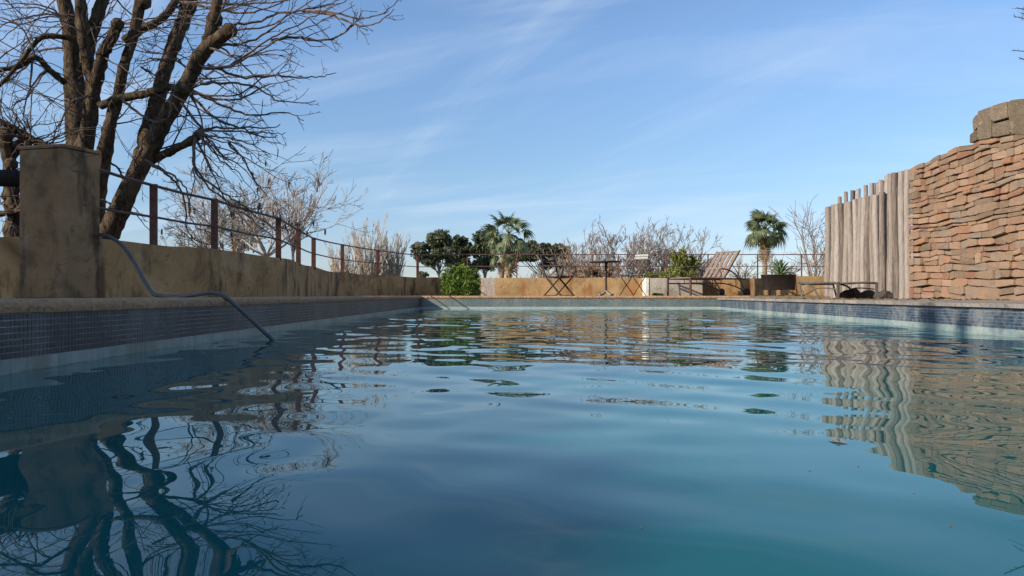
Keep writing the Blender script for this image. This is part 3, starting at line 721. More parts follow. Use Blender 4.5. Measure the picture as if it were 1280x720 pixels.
def blob_leaves(blobs, count, size, name, mat, parent, flat=0.0, aspect=1.6, kind=None, gap=True, up_bias=0.0):
    """leaf faces on and inside uneven clumps; blobs = (centre, radii)"""
    vol = np.array([b[1][0]*b[1][1]*b[1][2] for b in blobs])**0.75; pr = vol/vol.sum()
    idx = rng.choice(len(blobs), count, p=pr); C = np.array([tuple(b[0]) for b in blobs])[idx]; S = np.array([b[1] for b in blobs])[idx]
    d = rng.normal(size=(count, 3)); d /= np.linalg.norm(d, axis=1)[:, None]
    r = 1-np.abs(rng.normal(0, 0.30, count))+np.maximum(rng.normal(0, 0.12, count), 0); r = np.clip(r, 0.15, 1.35)
    lump = 1+0.20*np.sin(d[:, 0]*5+idx)*np.sin(d[:, 1]*4+idx*2)+0.16*np.sin(d[:, 2]*7+idx)
    p = C+d*S*(r*lump)[:, None]
    a = rng.normal(size=(count, 3)); a[:, 2] += up_bias; a /= np.linalg.norm(a, axis=1)[:, None]
    bb = np.cross(a, rng.normal(size=(count, 3))); bb /= np.linalg.norm(bb, axis=1)[:, None]
    s = size*rng.uniform(0.55, 1.35, count)[:, None]
    Vv = np.stack([p-a*s*aspect/2, p+bb*s/2, p+a*s*aspect/2, p-bb*s/2], 1).reshape(-1, 3)
    Qq = np.arange(count*4).reshape(-1, 4)
    return np_mesh(name, Vv, Qq, mat, parent, kind=kind)
def rel(parent, pts): return [Vector(p)-Vector(parent.location) for p in pts]

# ---------------------------------------------------------------- the big bare tree on the left
TZ = 8.2
tree = empty('bare_tree', (P(108, 300, TZ).x, TZ, GZ)); tag(tree, 'large bare pollarded tree with thick dark trunks behind the column', 'tree')
org = Vector(tree.location)
def limb(pl, Z0, Z1, mb, n=10, knob=0.05):
    """pl: (px, py, radius px)"""
    k = len(pl); pts = []; rad = []
    for i, (px, py, r) in enumerate(pl):
        Zz = Z0+(Z1-Z0)*i/(k-1); pts.append(P(px, py, Zz)-org); rad.append(r/F*Zz*0.83)
    sp_ = smooth_path(pts, 6); rs = []
    for i in range(len(sp_)):
        f = i/6; j = min(int(f), k-2); rs.append((rad[j]+(rad[j+1]-rad[j])*(f-j))*(1+random.uniform(-knob, knob)*1.6))
    if n:
        v0 = len(mb.v); mb.tube(sp_, rs, n)
        for q in range(v0, len(mb.v)):
            x, y, z = mb.v[q]; rr = rs[min((q-v0)//n, len(rs)-1)]*knob*1.8
            mb.v[q] = (x+random.uniform(-rr, rr), y+random.uniform(-rr, rr), z+random.uniform(-rr, rr))
    return sp_, rs
LB = {
 'A': ([(112, 620, 30), (108, 420, 24), (106, 300, 22), (101, 220, 20), (97, 160, 17), (93, 100, 14), (89, 50, 11), (80, 0, 10), (70, -50, 9)], 8.1, 8.1),
 'I': ([(112, 330, 16), (118, 280, 13), (125, 230, 11), (133, 180, 10), (139, 150, 9), (148, 118, 8), (154, 85, 7.5), (164, 55, 7), (172, 20, 8), (180, -25, 8)], 8.0, 7.7),
 'H': ([(108, 345, 18), (124, 312, 16), (139, 285, 15), (160, 240, 14), (181, 197, 13.5), (205, 152, 12), (231, 108, 11), (252, 68, 10.5), (268, 52, 10), (287, 38, 9)], 8.0, 7.4),
 'G': ([(174, 210, 12), (184, 172, 12), (196, 130, 11), (206, 90, 10), (219, 50, 10), (234, 12, 11), (246, -30, 10)], 7.95, 8.3),
 'B': ([(103, 200, 13), (112, 150, 11), (116, 110, 10), (109, 70, 9), (103, 30, 9), (99, -30, 8)], 7.95, 7.75),
 'C': ([(112, 135, 10), (121, 100, 9), (130, 65, 8.5), (141, 45, 8), (147, 29, 8)], 7.9, 7.6),
 'D': ([(104, 90, 10), (113, 50, 9), (121, 22, 9), (135, -20, 9)], 7.9, 7.9),
 'F': ([(126, 132, 6.5), (147, 124, 6.5), (172, 119, 6), (196, 114, 6), (214, 109, 6), (230, 116, 5)], 7.8, 7.5),
 'J': ([(178, 206, 8), (198, 196, 6.5), (218, 187, 6), (238, 176, 6), (250, 167, 7)], 7.85, 7.5),
 'K': ([(155, 50, 6), (176, 38, 6), (198, 26, 6), (214, 10, 6), (232, -20, 5)], 7.8, 8.2),
 'H2': ([(256, 62, 8), (264, 40, 10), (268, 20, 9), (273, -5, 7), (280, -40, 5)], 7.6, 7.6),
 'L': ([(82, 104, 5), (62, 88, 4.5), (45, 72, 4), (25, 82, 4), (0, 87, 3.5), (-30, 86, 3)], 7.9, 7.5),
 'N': ([(97, 50, 5), (78, 46, 4), (55, 46, 4), (42, 56, 3.6), (22, 82, 3), (0, 106, 2.6), (-30, 130, 2)], 7.9, 7.4)}
mb = MB(); paths = {}
paths['A'] = limb(*LB['A'], mb, 16); paths['I'] = limb(*LB['I'], mb, 14); paths['H'] = limb(*LB['H'], mb, 14)
mb.build('trunk', M['bark'], tree, True)
for k in ('G', 'B', 'C', 'D', 'F', 'J', 'K', 'H2', 'L', 'N'):
    m_ = MB(); paths[k] = limb(*LB[k], m_, 12 if k in 'GBCD' else 8, 0.07); m_.build('limb', M['bark'], tree, True)
def knot(px, py, Zz, rpx, mb):
    c = P(px, py, Zz)-org; r = rpx/F*Zz
    for _ in range(5):
        d = Vector((random.gauss(0, 1), random.gauss(0, 1), random.gauss(0, 1))).normalized()*r*0.5
        mb.tube([c-d, c-d*0.4, c+d*0.4, c+d], [r*0.35, r*0.75, r*0.8, r*0.3], 7)
for a_ in ((287, 38, 7.4, 12), (250, 167, 7.5, 8), (268, 24, 7.6, 13), (147, 30, 7.6, 10), (230, 112, 7.5, 9), (270, 55, 7.5, 9), (235, 8, 8.2, 13), (180, 3, 7.7, 11)):
    mk = MB(); knot(*a_, mk); mk.build('burl', M['bark'], tree, True)

TW = [  # long whips read off the photograph, pixel paths
 [(285, 32), (320, 27), (355, 16), (392, 10), (420, 2), (440, -15)], [(277, 56), (305, 54), (340, 37), (360, 17), (368, 0)],
 [(255, 86), (285, 82), (320, 60), (355, 39), (395, 20), (436, -2)], [(340, 50), (370, 46), (400, 50), (425, 45), (445, 27), (453, 13)],
 [(378, 14), (417, 20), (445, 31), (470, 30), (492, 12)], [(260, 80), (300, 97), (330, 94), (370, 97), (400, 96), (419, 90)],
 [(250, 105), (290, 104), (320, 109), (352, 127), (394, 127)], [(272, 55), (300, 78), (330, 108), (355, 128)],
 [(240, 112), (280, 132), (315, 144), (355, 140), (380, 151)], [(238, 118), (270, 148), (300, 160), (330, 172), (347, 170)],
 [(227, 130), (250, 158), (262, 175), (275, 190), (290, 205)], [(246, 166), (265, 161), (300, 160), (330, 160), (352, 157)],
 [(182, 200), (207, 217), (222, 231), (232, 254), (236, 292), (263, 307)], [(244, 172), (242, 200), (251, 219), (280, 242), (305, 258), (342, 287), (348, 292)],
 [(243, 172), (242, 200), (242, 231), (235, 262)], [(285, 178), (305, 200), (317, 223), (336, 248)], [(246, 176), (259, 200), (270, 217), (288, 227)],
 [(250, 166), (275, 172), (310, 178), (340, 196)], [(232, 112), (262, 122), (300, 124), (330, 108), (368, 100)], [(150, 122), (175, 142), (190, 152), (210, 146), (214, 118), (218, 100)],
 [(112, 121), (95, 124), (85, 135), (72, 160), (62, 180)], [(236, 5), (270, 12), (310, 16), (345, 6), (370, -8)], [(222, 2), (260, 3), (300, 6), (350, 2), (385, -6)],
 [(240, 90), (210, 70), (180, 62), (160, 48)], [(262, 60), (290, 44), (240, 30), (205, 28)], [(220, 74), (196, 74), (172, 76)], [(178, 84), (190, 92), (200, 96)],
 [(140, 30), (190, 28), (240, 20), (300, 24)], [(90, 30), (60, 10), (20, 4), (-20, 8)], [(95, 20), (50, 18), (10, 28), (-20, 50)], [(88, 60), (50, 62), (20, 76), (-15, 78)],
 [(60, 84), (38, 110), (30, 150), (45, 170)], [(44, 70), (30, 40), (8, 24), (-10, 20)], [(45, 72), (12, 100), (-15, 112)], [(40, 75), (34, 120), (18, 130), (10, 165)],
 [(262, 60), (300, 70), (345, 62), (372, 72)], [(238, 116), (252, 150), (256, 190), (250, 214)], [(248, 168), (276, 196), (300, 206), (322, 232)],
 [(125, 250), (150, 262), (170, 268), (190, 292)], [(135, 200), (150, 214), (158, 240), (150, 262)]]
mt = MB(); twigs = []
for pl in TW:
    Zz = random.uniform(7.2, 8.3); dz = random.uniform(-0.5, 0.5); w0 = 1.9 if len(pl) > 4 else 1.4
    for j in range(2 if random.random() < 0.5 else 1):
        ox, oy = (0, 0) if j == 0 else (random.uniform(-14, 14), random.uniform(-16, 16))
        pl3 = [(x+ox*i/(len(pl)-1), y+oy*i/(len(pl)-1), w0*(1-0.72*i/(len(pl)-1))*(0.85 if j else 1)) for i, (x, y) in enumerate(pl)]
        m0 = len(mt.v); k = len(pl3); pts = [P(x, y, Zz+dz*i/(k-1))-org for i, (x, y, r) in enumerate(pl3)]
        s_ = smooth_path(pts, 5); s_ = [p+Vector((random.gauss(0, .006), random.gauss(0, .006), random.gauss(0, .006))) for p in s_]
        rr = [(pl3[0][2]+(pl3[-1][2]-pl3[0][2])*i/(len(s_)-1))/F*Zz for i in range(len(s_))]
        mt.tube(s_, rr, 5, False); twigs.append((s_, rr))
for s_, rr in twigs:
    branchy(mt, s_, rr, 2, 5, 0.26, 0.9, 0.16, 0.04, 0.0030, 3, 5)
# random whips from every limb
for k, nn in (('A', 15), ('I', 11), ('H', 12), ('G', 12), ('B', 7), ('C', 7), ('D', 6), ('F', 5), ('J', 5), ('K', 7), ('H2', 11), ('L', 8), ('N', 9)):
    pts, rad = paths[k]
    for _ in range(nn):
        i = random.randrange(int(len(pts)*(0.42 if k in 'AIH' else 0.25)), len(pts)-1); p = pts[i]
        side = -1 if (k in ('A', 'L', 'N', 'B') and random.random() < 0.7) else 1
        d = Vector((side*random.uniform(0.2, 1), random.gauss(0, 0.45), random.uniform(-0.55, 0.75)))
        L = random.uniform(0.35, 1.25)*(1.3 if k in ('H2', 'H', 'A') else 1)
        q, rd = wander(p, d, L, random.uniform(0.005, 0.011), 0.0025, 9, 0.15, random.uniform(-0.10, 0.12))
        mt.tube(q, rd, 4, False); branchy(mt, q, rd, 2, 4, 0.38, 0.8, 0.18, 0.05, 0.0030, 3, 5)
mt.build('twigs', M['twig'], tree)

# smaller gnarled tree at the very left
g = empty('gnarled_tree', (P(14, 300, 7.4).x, 7.4, GZ)); tag(g, 'gnarled pollarded tree at the left edge behind the dark rail', 'tree'); org = Vector(g.location)
mb = MB(); mt = MB()
a1 = limb([(20, 560, 16), (18, 400, 13), (18, 300, 12), (16, 250, 10), (12, 215, 9), (8, 180, 9), (6, 165, 8)], 7.4, 7.2, mb, 12, 0.12)
a2 = limb([(14, 200, 6), (30, 176, 6), (50, 178, 5), (66, 190, 4)], 7.3, 7.2, mb, 8, 0.1)
a3 = limb([(-20, 145, 4), (0, 152, 4.5), (20, 162, 5), (34, 172, 4.5), (36, 186, 4)], 7.2, 7.3, mb, 8, 0.06)
a4 = limb([(16, 230, 5), (30, 236, 4.5), (24, 262, 4.5), (-4, 268, 4)], 7.3, 7.2, mb, 8, 0.1)
for q_ in ((8, 168, 7.2, 11), (14, 205, 7.2, 10), (35, 180, 7.2, 7), (10, 245, 7.3, 10), (24, 275, 7.3, 9)): knot(*q_, mb)
mb.build('trunk', M['bark'], g, True)
for s_, rr in (a1, a2, a3, a4):
    for _ in range(16):
        i = random.randrange(int(len(s_)*0.45), len(s_)-1)
        q, rd = wander(s_[i], (random.gauss(0, 1), random.gauss(0, 0.4), random.uniform(-0.3, 1)), random.uniform(0.25, 0.8), 0.008, 0.0025, 8, 0.25, 0.02)
        mt.tube(q, rd, 4, False); branchy(mt, q, rd, 1, 4, 0.4, 0.8, 0.2, 0.03, 0.0025, 3, 4)
mt.build('twigs', M['twig'], g)

# ---------------------------------------------------------------- bare trees and shrubs beyond the walls
def bare(name, px, Zz, top_py, width_px, mat, label, stems=5, lev=3, n=6, up=0.05, spread=0.7, rmin=0.006, lean=0.5, pods=0, fork=0.25, r0=0.05, curl=0.10, cat='tree', group='bare winter trees beyond the wall', lr=0.5):
    rmin = (0.00027 if name.startswith('up') else 0.00034 if cat == 'tree' else 0.00029)*Zz; n = n+(cat == 'shrub'); r0 = 0.0019*Zz; lr = lr*1.42; n = n+2
    base = Vector(((px-640)/F*Zz, Zz, GZ)); root = empty(name, base); tag(root, label, cat, group)
    top = H+(YH-top_py)/F*Zz-GZ; hw = width_px/F*Zz/2
    tr = MB(); tw = MB(); fork_h = top*fork; tips = []
    tr.tube([(0, 0, -0.1), (0.02, 0, fork_h*0.5), (0, 0.02, fork_h)], [r0*1.5, r0*1.2, r0], 8)
    for s_ in range(stems):
        ang = 2*math.pi*(s_+random.uniform(-0.3, 0.3))/stems
        f = 1.0 if s_ == 0 else random.uniform(0.6, 1.0)
        tgt = Vector((math.cos(ang)*hw*lean*f, math.sin(ang)*hw*lean*f*0.8, top*(0.86 if s_ == 0 else random.uniform(0.66, 0.93))))
        d = tgt-Vector((0, 0, fork_h)); L = d.length
        q, rd = wander((0, 0, fork_h), d, L, r0*0.8, rmin*1.6, 9, curl*0.7, 0.03)
        tr.tube(q, rd, 6, False)
        branchy(tw, q, rd, lev, n, lr, spread, curl, up, rmin, 3, 5, 0.15)
    tr.build('trunk', mat, root, True); o = tw.build('crown', mat, root)
    if pods:
        pm = MB(); cand = random.sample(range(len(tw.v)), pods)
        for c in cand:
            x, y, z = tw.v[c]; pm.tube([(x, y, z), (x, y, z-0.03), (x, y, z-0.12), (x, y, z-0.16)], [0.004, 0.026, 0.024, 0.005], 5, False)
        pm.build('seed_pods', M['iron'], root, kind='stuff')
    return root
bare('bare_tree', 333, 19, 208, 172, M['silver'], 'silvery bare tree with dark hanging seed pods behind the rusty posts', 9, 3, 7, 0.02, 0.75, 0.0065, 1.1, 60, 0.56, 0.06, 0.11, lr=0.42)
bare('bare_tree', 286, 20.5, 214, 150, M['silver'], 'silvery bare tree spreading above the small palm on the left', 8, 3, 7, 0.02, 0.75, 0.0065, 1.0, 24, 0.5, 0.06, 0.11, lr=0.42)
bare('bare_tree', 366, 21, 205, 62, M['silver'], 'slender silvery bare tree rising highest right of the seed pod tree', 6, 3, 6, 0.05, 0.6, 0.0065, 0.7, 6, 0.55, 0.05, 0.10, lr=0.36)
bare('bare_tree', 246, 20, 245, 110, M['silver'], 'low silvery bare tree seen left of the first tall rusty posts', 7, 3, 6, 0.02, 0.8, 0.0065, 0.85, 14, 0.6, 0.05, 0.12, lr=0.42)
for i, (px, tp, w, lab) in enumerate(((430, 300, 46, 'pale upright bare tree, left and lowest of the three whitish twiggy crowns'), (461, 281, 50, 'pale upright bare tree, tallest of the three whitish twiggy crowns'), (489, 288, 44, 'pale upright bare tree, right of the three whitish twiggy crowns'))):
    bare('upright_bare_tree', px, 27+i, tp, w, M['pale_twig'], lab, 17, 2, 9, 0.16, 0.36, 0.010, 1.0, 0, 0.35, 0.05, 0.07, lr=0.30)
shr = [(716, 30, 308, 62, 'bare reddish shrub just right of the round dark tree'), (748, 28, 294, 104, 'bare reddish shrub tree directly behind the round table'), (779, 27, 288, 116, 'tallest bare reddish shrub tree, right of the table'),
       (812, 29, 294, 104, 'bare reddish shrub tree behind the pale cement planter'), (843, 28, 296, 92, 'bare reddish shrub left of the brown lounger back'), (874, 30, 306, 76, 'bare twiggy shrub right behind the ivy covered bush')]
for px, Zz, tp, w, lab in shr:
    bare('bare_shrub', px, Zz, tp, w, M['pink_twig'], lab, 8, 3, 6, 0.08, 0.6, 0.0085, 0.95, 0, 0.45, 0.055, 0.12, 'shrub', 'bare shrubs beyond the far wall', lr=0.40)
for px, Zz, tp, w, lab in ((920, 27, 320, 56, 'low bare thicket showing through the railing behind the lounger back'), (974, 27, 318, 44, 'low bare shrub under the right hand palm'), (690, 26, 332, 50, 'low tangled bare shrub behind the armchair'), (645, 26, 334, 44, 'low tangled bare shrub right of the big palm trunk'), (600, 30, 340, 34, 'low bare shrub just behind the bright green bush')):
    bare('bare_shrub', px, Zz, tp, w, M['pink_twig'], lab, 7, 2, 8, 0.05, 0.8, 0.008, 0.95, 0, 0.6, 0.04, 0.14, 'shrub', 'bare shrubs beyond the far wall', lr=0.42)
bare('bare_tree', 1019, 24, 268, 56, M['pink_twig'], 'thin open bare tree between the right hand palm and the poles', 5, 2, 6, 0.03, 0.8, 0.009, 0.9, 0, 0.35, 0.05, 0.10, lr=0.45)
bare('bare_tree', 1040, 26, 290, 50, M['pink_twig'], 'thin bare tree half hidden behind the left end of the pole fence', 5, 2, 6, 0.03, 0.8, 0.008, 0.9, 0, 0.4, 0.045, 0.12, lr=0.45)
# dense brown twig mass low behind the wall
def brush(px0, px1, ytop, Zz, mat, n, label, green=0):
    base = Vector(((px0+px1)/2/F*Zz-640/F*Zz, Zz, GZ)); root = empty('thicket', base); tag(root, label, 'thicket')
    m = MB(); hw = (px1-px0)/2/F*Zz; top = H+(YH-ytop)/F*Zz-GZ
    for _ in range(n):
        x = random.uniform(-hw, hw); f = 1-0.4*abs(x/hw)**2
        q, rd = wander((x, random.uniform(-0.6, 0.6), top*0.45), (random.gauss(0, 0.5), random.gauss(0, 0.4), 1), top*0.5*f*random.uniform(0.5, 1.1), 0.012, 0.005, 6, 0.16)
        m.tube(q, rd, 3, False); branchy(m, q, rd, 1, 4, 0.4, 0.8, 0.2, 0, 0.006, 3, 4)
    m.build('brush_twigs', mat, root, kind='stuff')
brush(690, 812, 322, 25.5, M['pink_twig'], 170, 'low brown tangled thicket behind the table and folding chair')
brush(275, 330, 312, 17.5, M['silver'], 60, 'low tangle of dry stems on the left wall below the small palm')
brush(625, 700, 334, 25, M['pink_twig'], 80, 'low tangle of dry stems between the big palm and the armchair')

# ---------------------------------------------------------------- evergreens
def crown_tree(name, label, px, Zz, blobs_px, count, size, leaf, barkm, trunk_px, mult=0.8, cat='tree', group=None, limbs=True):
    base = Vector(((px-640)/F*Zz, Zz, GZ-0.5)); root = empty(name, base); tag(root, label, cat, group)
    bl = []
    for (bx, by, rx, ry) in blobs_px:
        c = P(bx, by, Zz+random.uniform(-1, 1)*rx/F*Zz*0.6)-base; r = rx/F*Zz; rz = ry/F*Zz
        for _ in range(10):      # break each mass into clumps
            o_ = Vector((random.uniform(-1, 1)*r*0.72, random.uniform(-1, 1)*r*0.6, random.uniform(-1, 1)*rz*0.7)); k = random.uniform(0.30, 0.68)
            bl.append((c+o_, (r*k, r*k*mult, rz*k)))
    blob_leaves(bl, count, size, 'crown', leaf, root)
    tr = MB(); tr.tube([(0, 0, 0), (0.1, 0, 1.5), P(trunk_px[0], trunk_px[1], Zz)-base], [trunk_px[2]/F*Zz*1.3, trunk_px[2]/F*Zz, trunk_px[2]/F*Zz*0.7], 8)
    fk = P(trunk_px[0], trunk_px[1], Zz)-base
    if limbs:
        for c, r in bl[::4]:
            mid = (fk+c)/2+Vector((0, 0, -0.2)); tr.tube(smooth_path([fk-Vector((0, 0, random.uniform(0, 1.0))), mid, c], 3), [trunk_px[2]/F*Zz*0.55*(1-0.12*i) for i in range(7)], 5, False)
    tr.build('trunk', barkm, root, True); return root
crown_tree('gum_tree', 'dark green gum tree, leftmost of the evergreens beyond the far wall', 545, 88, [(547, 303, 14, 13), (530, 313, 13, 9), (553, 316, 16, 9), (526, 322, 9, 7), (556, 305, 9, 8), (543, 326, 10, 7), (566, 328, 9, 6)], 13000, 0.22, M['gum_leaf'], M['gum_bark'], (549, 338, 1.2), group='evergreen trees beyond the far wall')
crown_tree('gum_tree', 'narrow dark gum tree between the left gum and the big palm', 573, 92, [(576, 305, 11, 11), (570, 316, 11, 9), (581, 315, 8, 9), (572, 333, 9, 6), (579, 327, 7, 5)], 10000, 0.22, M['gum_leaf'], M['gum_bark'], (574, 340, 1.2), group='evergreen trees beyond the far wall')
crown_tree('gum_tree', 'dark gum tree directly behind the left side of the big palm', 606, 90, [(603, 303, 11, 12), (612, 306, 12, 13), (597, 313, 8, 9), (596, 330, 11, 7), (610, 328, 12, 10), (622, 304, 9, 14)], 11000, 0.22, M['gum_leaf'], M['gum_bark'], (606, 342, 1.2), group='evergreen trees beyond the far wall')
crown_tree('round_evergreen', 'broad domed dark evergreen tree right of the big palm', 682, 80, [(676, 314, 22, 10), (695, 318, 15, 11), (660, 314, 14, 8), (705, 328, 10, 10), (650, 320, 10, 7), (685, 330, 10, 7)], 17000, 0.20, M['oak_leaf'], M['gum_bark'], (680, 345, 1.6), group='evergreen trees beyond the far wall')
crown_tree('small_tree', 'tiny distant green tree low between the railing posts left of the gum', 530, 120, [(530, 344, 6, 4), (526, 346, 4, 3)], 500, 0.3, M['gum_leaf'], M['gum_bark'], (530, 352, 0.6), limbs=False)
crown_tree('ivy_bush', 'yellowish green ivy covered bush behind the cement planter', 855, 24, [(848, 322, 9, 10), (855, 333, 13, 10), (846, 340, 12, 7), (862, 340, 10, 7), (866, 326, 6, 7)], 2600, 0.06, M['ivy'], M['gum_bark'], (853, 345, 1.2), cat='bush', limbs=False)
crown_tree('dry_bush', 'brownish green bush behind the left end of the folding chair', 745, 26, [(738, 338, 14, 7), (757, 342, 11, 6), (725, 343, 10, 5)], 1500, 0.06, M['dry_leaf'], M['gum_bark'], (745, 350, 1.0), cat='bush', limbs=False)

# fan palms
def fan_frond(seg=17, petiole=0.75, rad=0.85, droop=0.55):
    b = MB(); b.tube([(0, 0, 0), (petiole*0.5, 0, 0.03), (petiole, 0, 0.0)], [0.022, 0.016, 0.012], 4, False)
    for i in range(seg):
        a = R(-105+210*i/(seg-1)); L = rad*(1-0.28*abs(a/R(105)))*random.uniform(0.9, 1.08)
        d = Vector((math.cos(a), math.sin(a), 0)); s = Vector((-d.y, d.x, 0)); p0 = Vector((petiole, 0, 0)); vs = []
        for f, w in ((0.0, 0.012), (0.35, 0.05), (0.65, 0.042), (1.0, 0.004)):
            z = -droop*L*f**2.2*random.uniform(0.85, 1.15)+(0.015 if i % 2 else 0); c = p0+d*L*f*(1-0.18*f)+Vector((0, 0, z)); vs += [c-s*w, c+s*w]
        b.add(vs, [(0, 1, 3, 2), (2, 3, 5, 4), (4, 5, 7, 6)])
    return b
ff = []
for k in range(3):
    o = fan_frond(17, random.uniform(0.85, 1.1), 0.78, (0.35, 0.7, 1.0)[k]).build('frond', M['palm_leaf']); ff.append(o.data); bpy.data.objects.remove(o)
df_ = []
for k in range(2):
    o = fan_frond(11, 0.5, 0.75, 1.1).build('dead_frond', M['dead_palm']); df_.append(o.data); bpy.data.objects.remove(o)
def palm(px, py_c, Zz, size_px, label, trunk_px=5, nf=34, skirt=12, lean=0.0, skirt_len=1.0, leaf=True, group='fan palms beyond the far wall'):
    c = P(px, py_c, Zz); base = Vector((c.x+lean, c.y, GZ-0.3)); root = empty('fan_palm', base); tag(root, label, 'palm tree', group)
    s = size_px/F*Zz/1.45; top = c-base
    tr = MB(); n_ = 14; pts = [Vector((lean*-f, 0, 0))*1.0+Vector((0, 0, top.z*f)) for f in [i/n_ for i in range(n_+1)]]
    tr.tube(pts, [trunk_px/F*Zz/2*(1.15+0.3*(1-i/n_))*(1+0.10*(i % 2)) for i in range(n_+1)], 10); tr.build('trunk', M['palm_bark'], root, True)
    for i in range(nf):
        el = R(80-118*(i/nf)**0.9)+random.gauss(0, 0.12); az = i*2.39996+random.gauss(0, 0.15); k = random.uniform(0.8, 1.12)*s
        Mx = Matrix.Translation(top+Vector((0, 0, 0.06*s*(1-i/nf)))) @ Matrix.Rotation(az, 4, 'Z') @ Matrix.Rotation(-el, 4, 'Y') @ Matrix.Rotation(random.gauss(0, 0.5), 4, 'X') @ Matrix.Scale(k, 4)
        inst(ff[0 if el > 0.9 else (1 if el > 0 else 2)], 'frond', root, Mx)
    for i in range(skirt):
        f = i/skirt; k = random.uniform(0.7, 1.0)*s*0.9
        Mx = Matrix.Translation(top-Vector((0, 0, (0.15+f*1.3*skirt_len)*s))) @ Matrix.Rotation(i*2.39996, 4, 'Z') @ Matrix.Rotation(R(random.uniform(62, 82)), 4, 'Y') @ Matrix.Rotation(random.gauss(0, 0.4), 4, 'X') @ Matrix.Scale(k, 4)
        inst(df_[i % 2], 'dead_frond', root, Mx)
palm(636, 294, 42, 33, 'tall fan palm with drooping fronds, largest palm left of the table', 6, 22, 26, 0, 1.0)
palm(627, 322, 40, 17, 'short yellowish fan palm tucked beside the big palm trunk', 5, 15, 16, 0, 0.8)
palm(956, 288, 50, 27, 'fan palm with a rounded crown behind the lounger and agave', 4.5, 40, 26, 0, 0.9)
palm(296, 276, 23, 30, 'small ragged palm among bare branches behind the left railing', 9, 14, 22, 0, 0.8)

# bright green bush on the far deck
gb = empty('green_bush', (P(575, 370, 17.0).x, 17.0, 0.27)); tag(gb, 'bright green leafy bush on the deck against the low wall', 'bush')
bl = [(P(x, y, 17.0+dz)-Vector(gb.location), (rx/F*17, rx/F*17*0.8, ry/F*17)) for x, y, rx, ry, dz in ((563, 352, 10, 16, 0), (575, 349, 10, 15, 0.1), (587, 353, 11, 16, 0), (570, 360, 12, 12, -0.15), (582, 361, 13, 11, -0.15), (558, 361, 7, 9, 0), (593, 360, 7, 10, 0), (567, 343, 5, 8, 0), (579, 341, 5, 7, 0.1), (558, 345, 3, 8, 0), (590, 343, 3, 8, 0), (572, 338, 2.5, 6, 0), (584, 338, 2.5, 6, 0), (597, 347, 3, 8, 0), (554, 352, 3, 9, 0))]
blob_leaves(bl, 9500, 0.024, 'foliage', M['bamboo'], gb, aspect=3.2, up_bias=0.8)
m = MB()
for _ in range(60):
    a = random.uniform(-0.35, 0.38); q, rd = wander((a*0.6, random.uniform(-0.15, 0.15), 0), (a*0.6, random.gauss(0, 0.15), 1), random.uniform(0.45, 0.66), 0.005, 0.002, 5, 0.08); m.tube(q, rd, 3, False)
m.build('stems', M['bamboo'], gb)
# plants in the cement planter
pl = empty('planter_plants', (3.7, 17.75, TOPZ-0.02)); tag(pl, 'low green plants growing along the top of the cement planter', 'plant')
bl = [((x, random.uniform(-0.06, 0.06), 0.03+h*0.3), (0.10, 0.09, h)) for x, h in ((-0.45, 0.10), (-0.3, 0.08), (-0.12, 0.10), (0.05, 0.07), (0.25, 0.16), (0.42, 0.12), (0.6, 0.14))]
blob_leaves(bl, 2600, 0.022, 'foliage', M['ivy'], pl, aspect=2.5, up_bias=0.4)
tag(pl, None, None)
# weed at foot of planter
wd_ = empty('weed', (P(823, 370, 17.4).x, 17.4, 0.27)); tag(wd_, 'small green weed growing at the foot of the cement planter', 'plant')
blob_leaves([((0, 0, 0.03), (0.14, 0.06, 0.04)), ((-0.08, 0, 0.04), (0.05, 0.05, 0.04))], 260, 0.02, 'foliage', M['ivy'], wd_, aspect=3)

# spiky evergreen whose branch tips enter at the top right
Zc = 13.5; base = Vector(((1345-640)/F*Zc, Zc, GZ)); et = empty('spiky_evergreen', base); tag(et, 'dark spiky evergreen whose branch tips poke in at the top right corner', 'tree')
m = MB(); tw = MB(); topz_ = H+(YH+260)/F*Zc-GZ
m.tube([(0, 0, 0), (0.05, 0, topz_*0.5), (0, 0, topz_)], [0.14, 0.10, 0.03], 8)
for i in range(46):
    z0 = H+(YH-random.uniform(-150, 75))/F*Zc-GZ; ang = random.uniform(0, 6.28) if i > 14 else math.pi+random.gauss(0, 0.35)
    q, rd = wander((0, 0, z0-0.25), (math.cos(ang), math.sin(ang), 0.25), random.uniform(0.75, 1.02) if i > 14 else random.uniform(0.92, 1.1), 0.02, 0.006, 6, 0.08, 0.02); m.tube(q, rd, 4, False)
    for j in range(60):
        f = random.uniform(1.0, len(q)-1.001); p = q[int(f)].lerp(q[int(f)+1], f-int(f)); d = (q[int(f)+1]-q[int(f)]).normalized()+Vector((random.gauss(0, 0.7), random.gauss(0, 0.7), random.gauss(0, 0.7))); d.normalize(); s = d.orthogonal().normalized()*0.008; L = random.uniform(0.05, 0.12)
        tw.add([p-s, p+s, p+d*L*0.6+s*0.8, p+d*L], [(0, 1, 2, 3)])
m.build('trunk', M['bark'], et, True); tw.build('crown', M['conifer'], et)

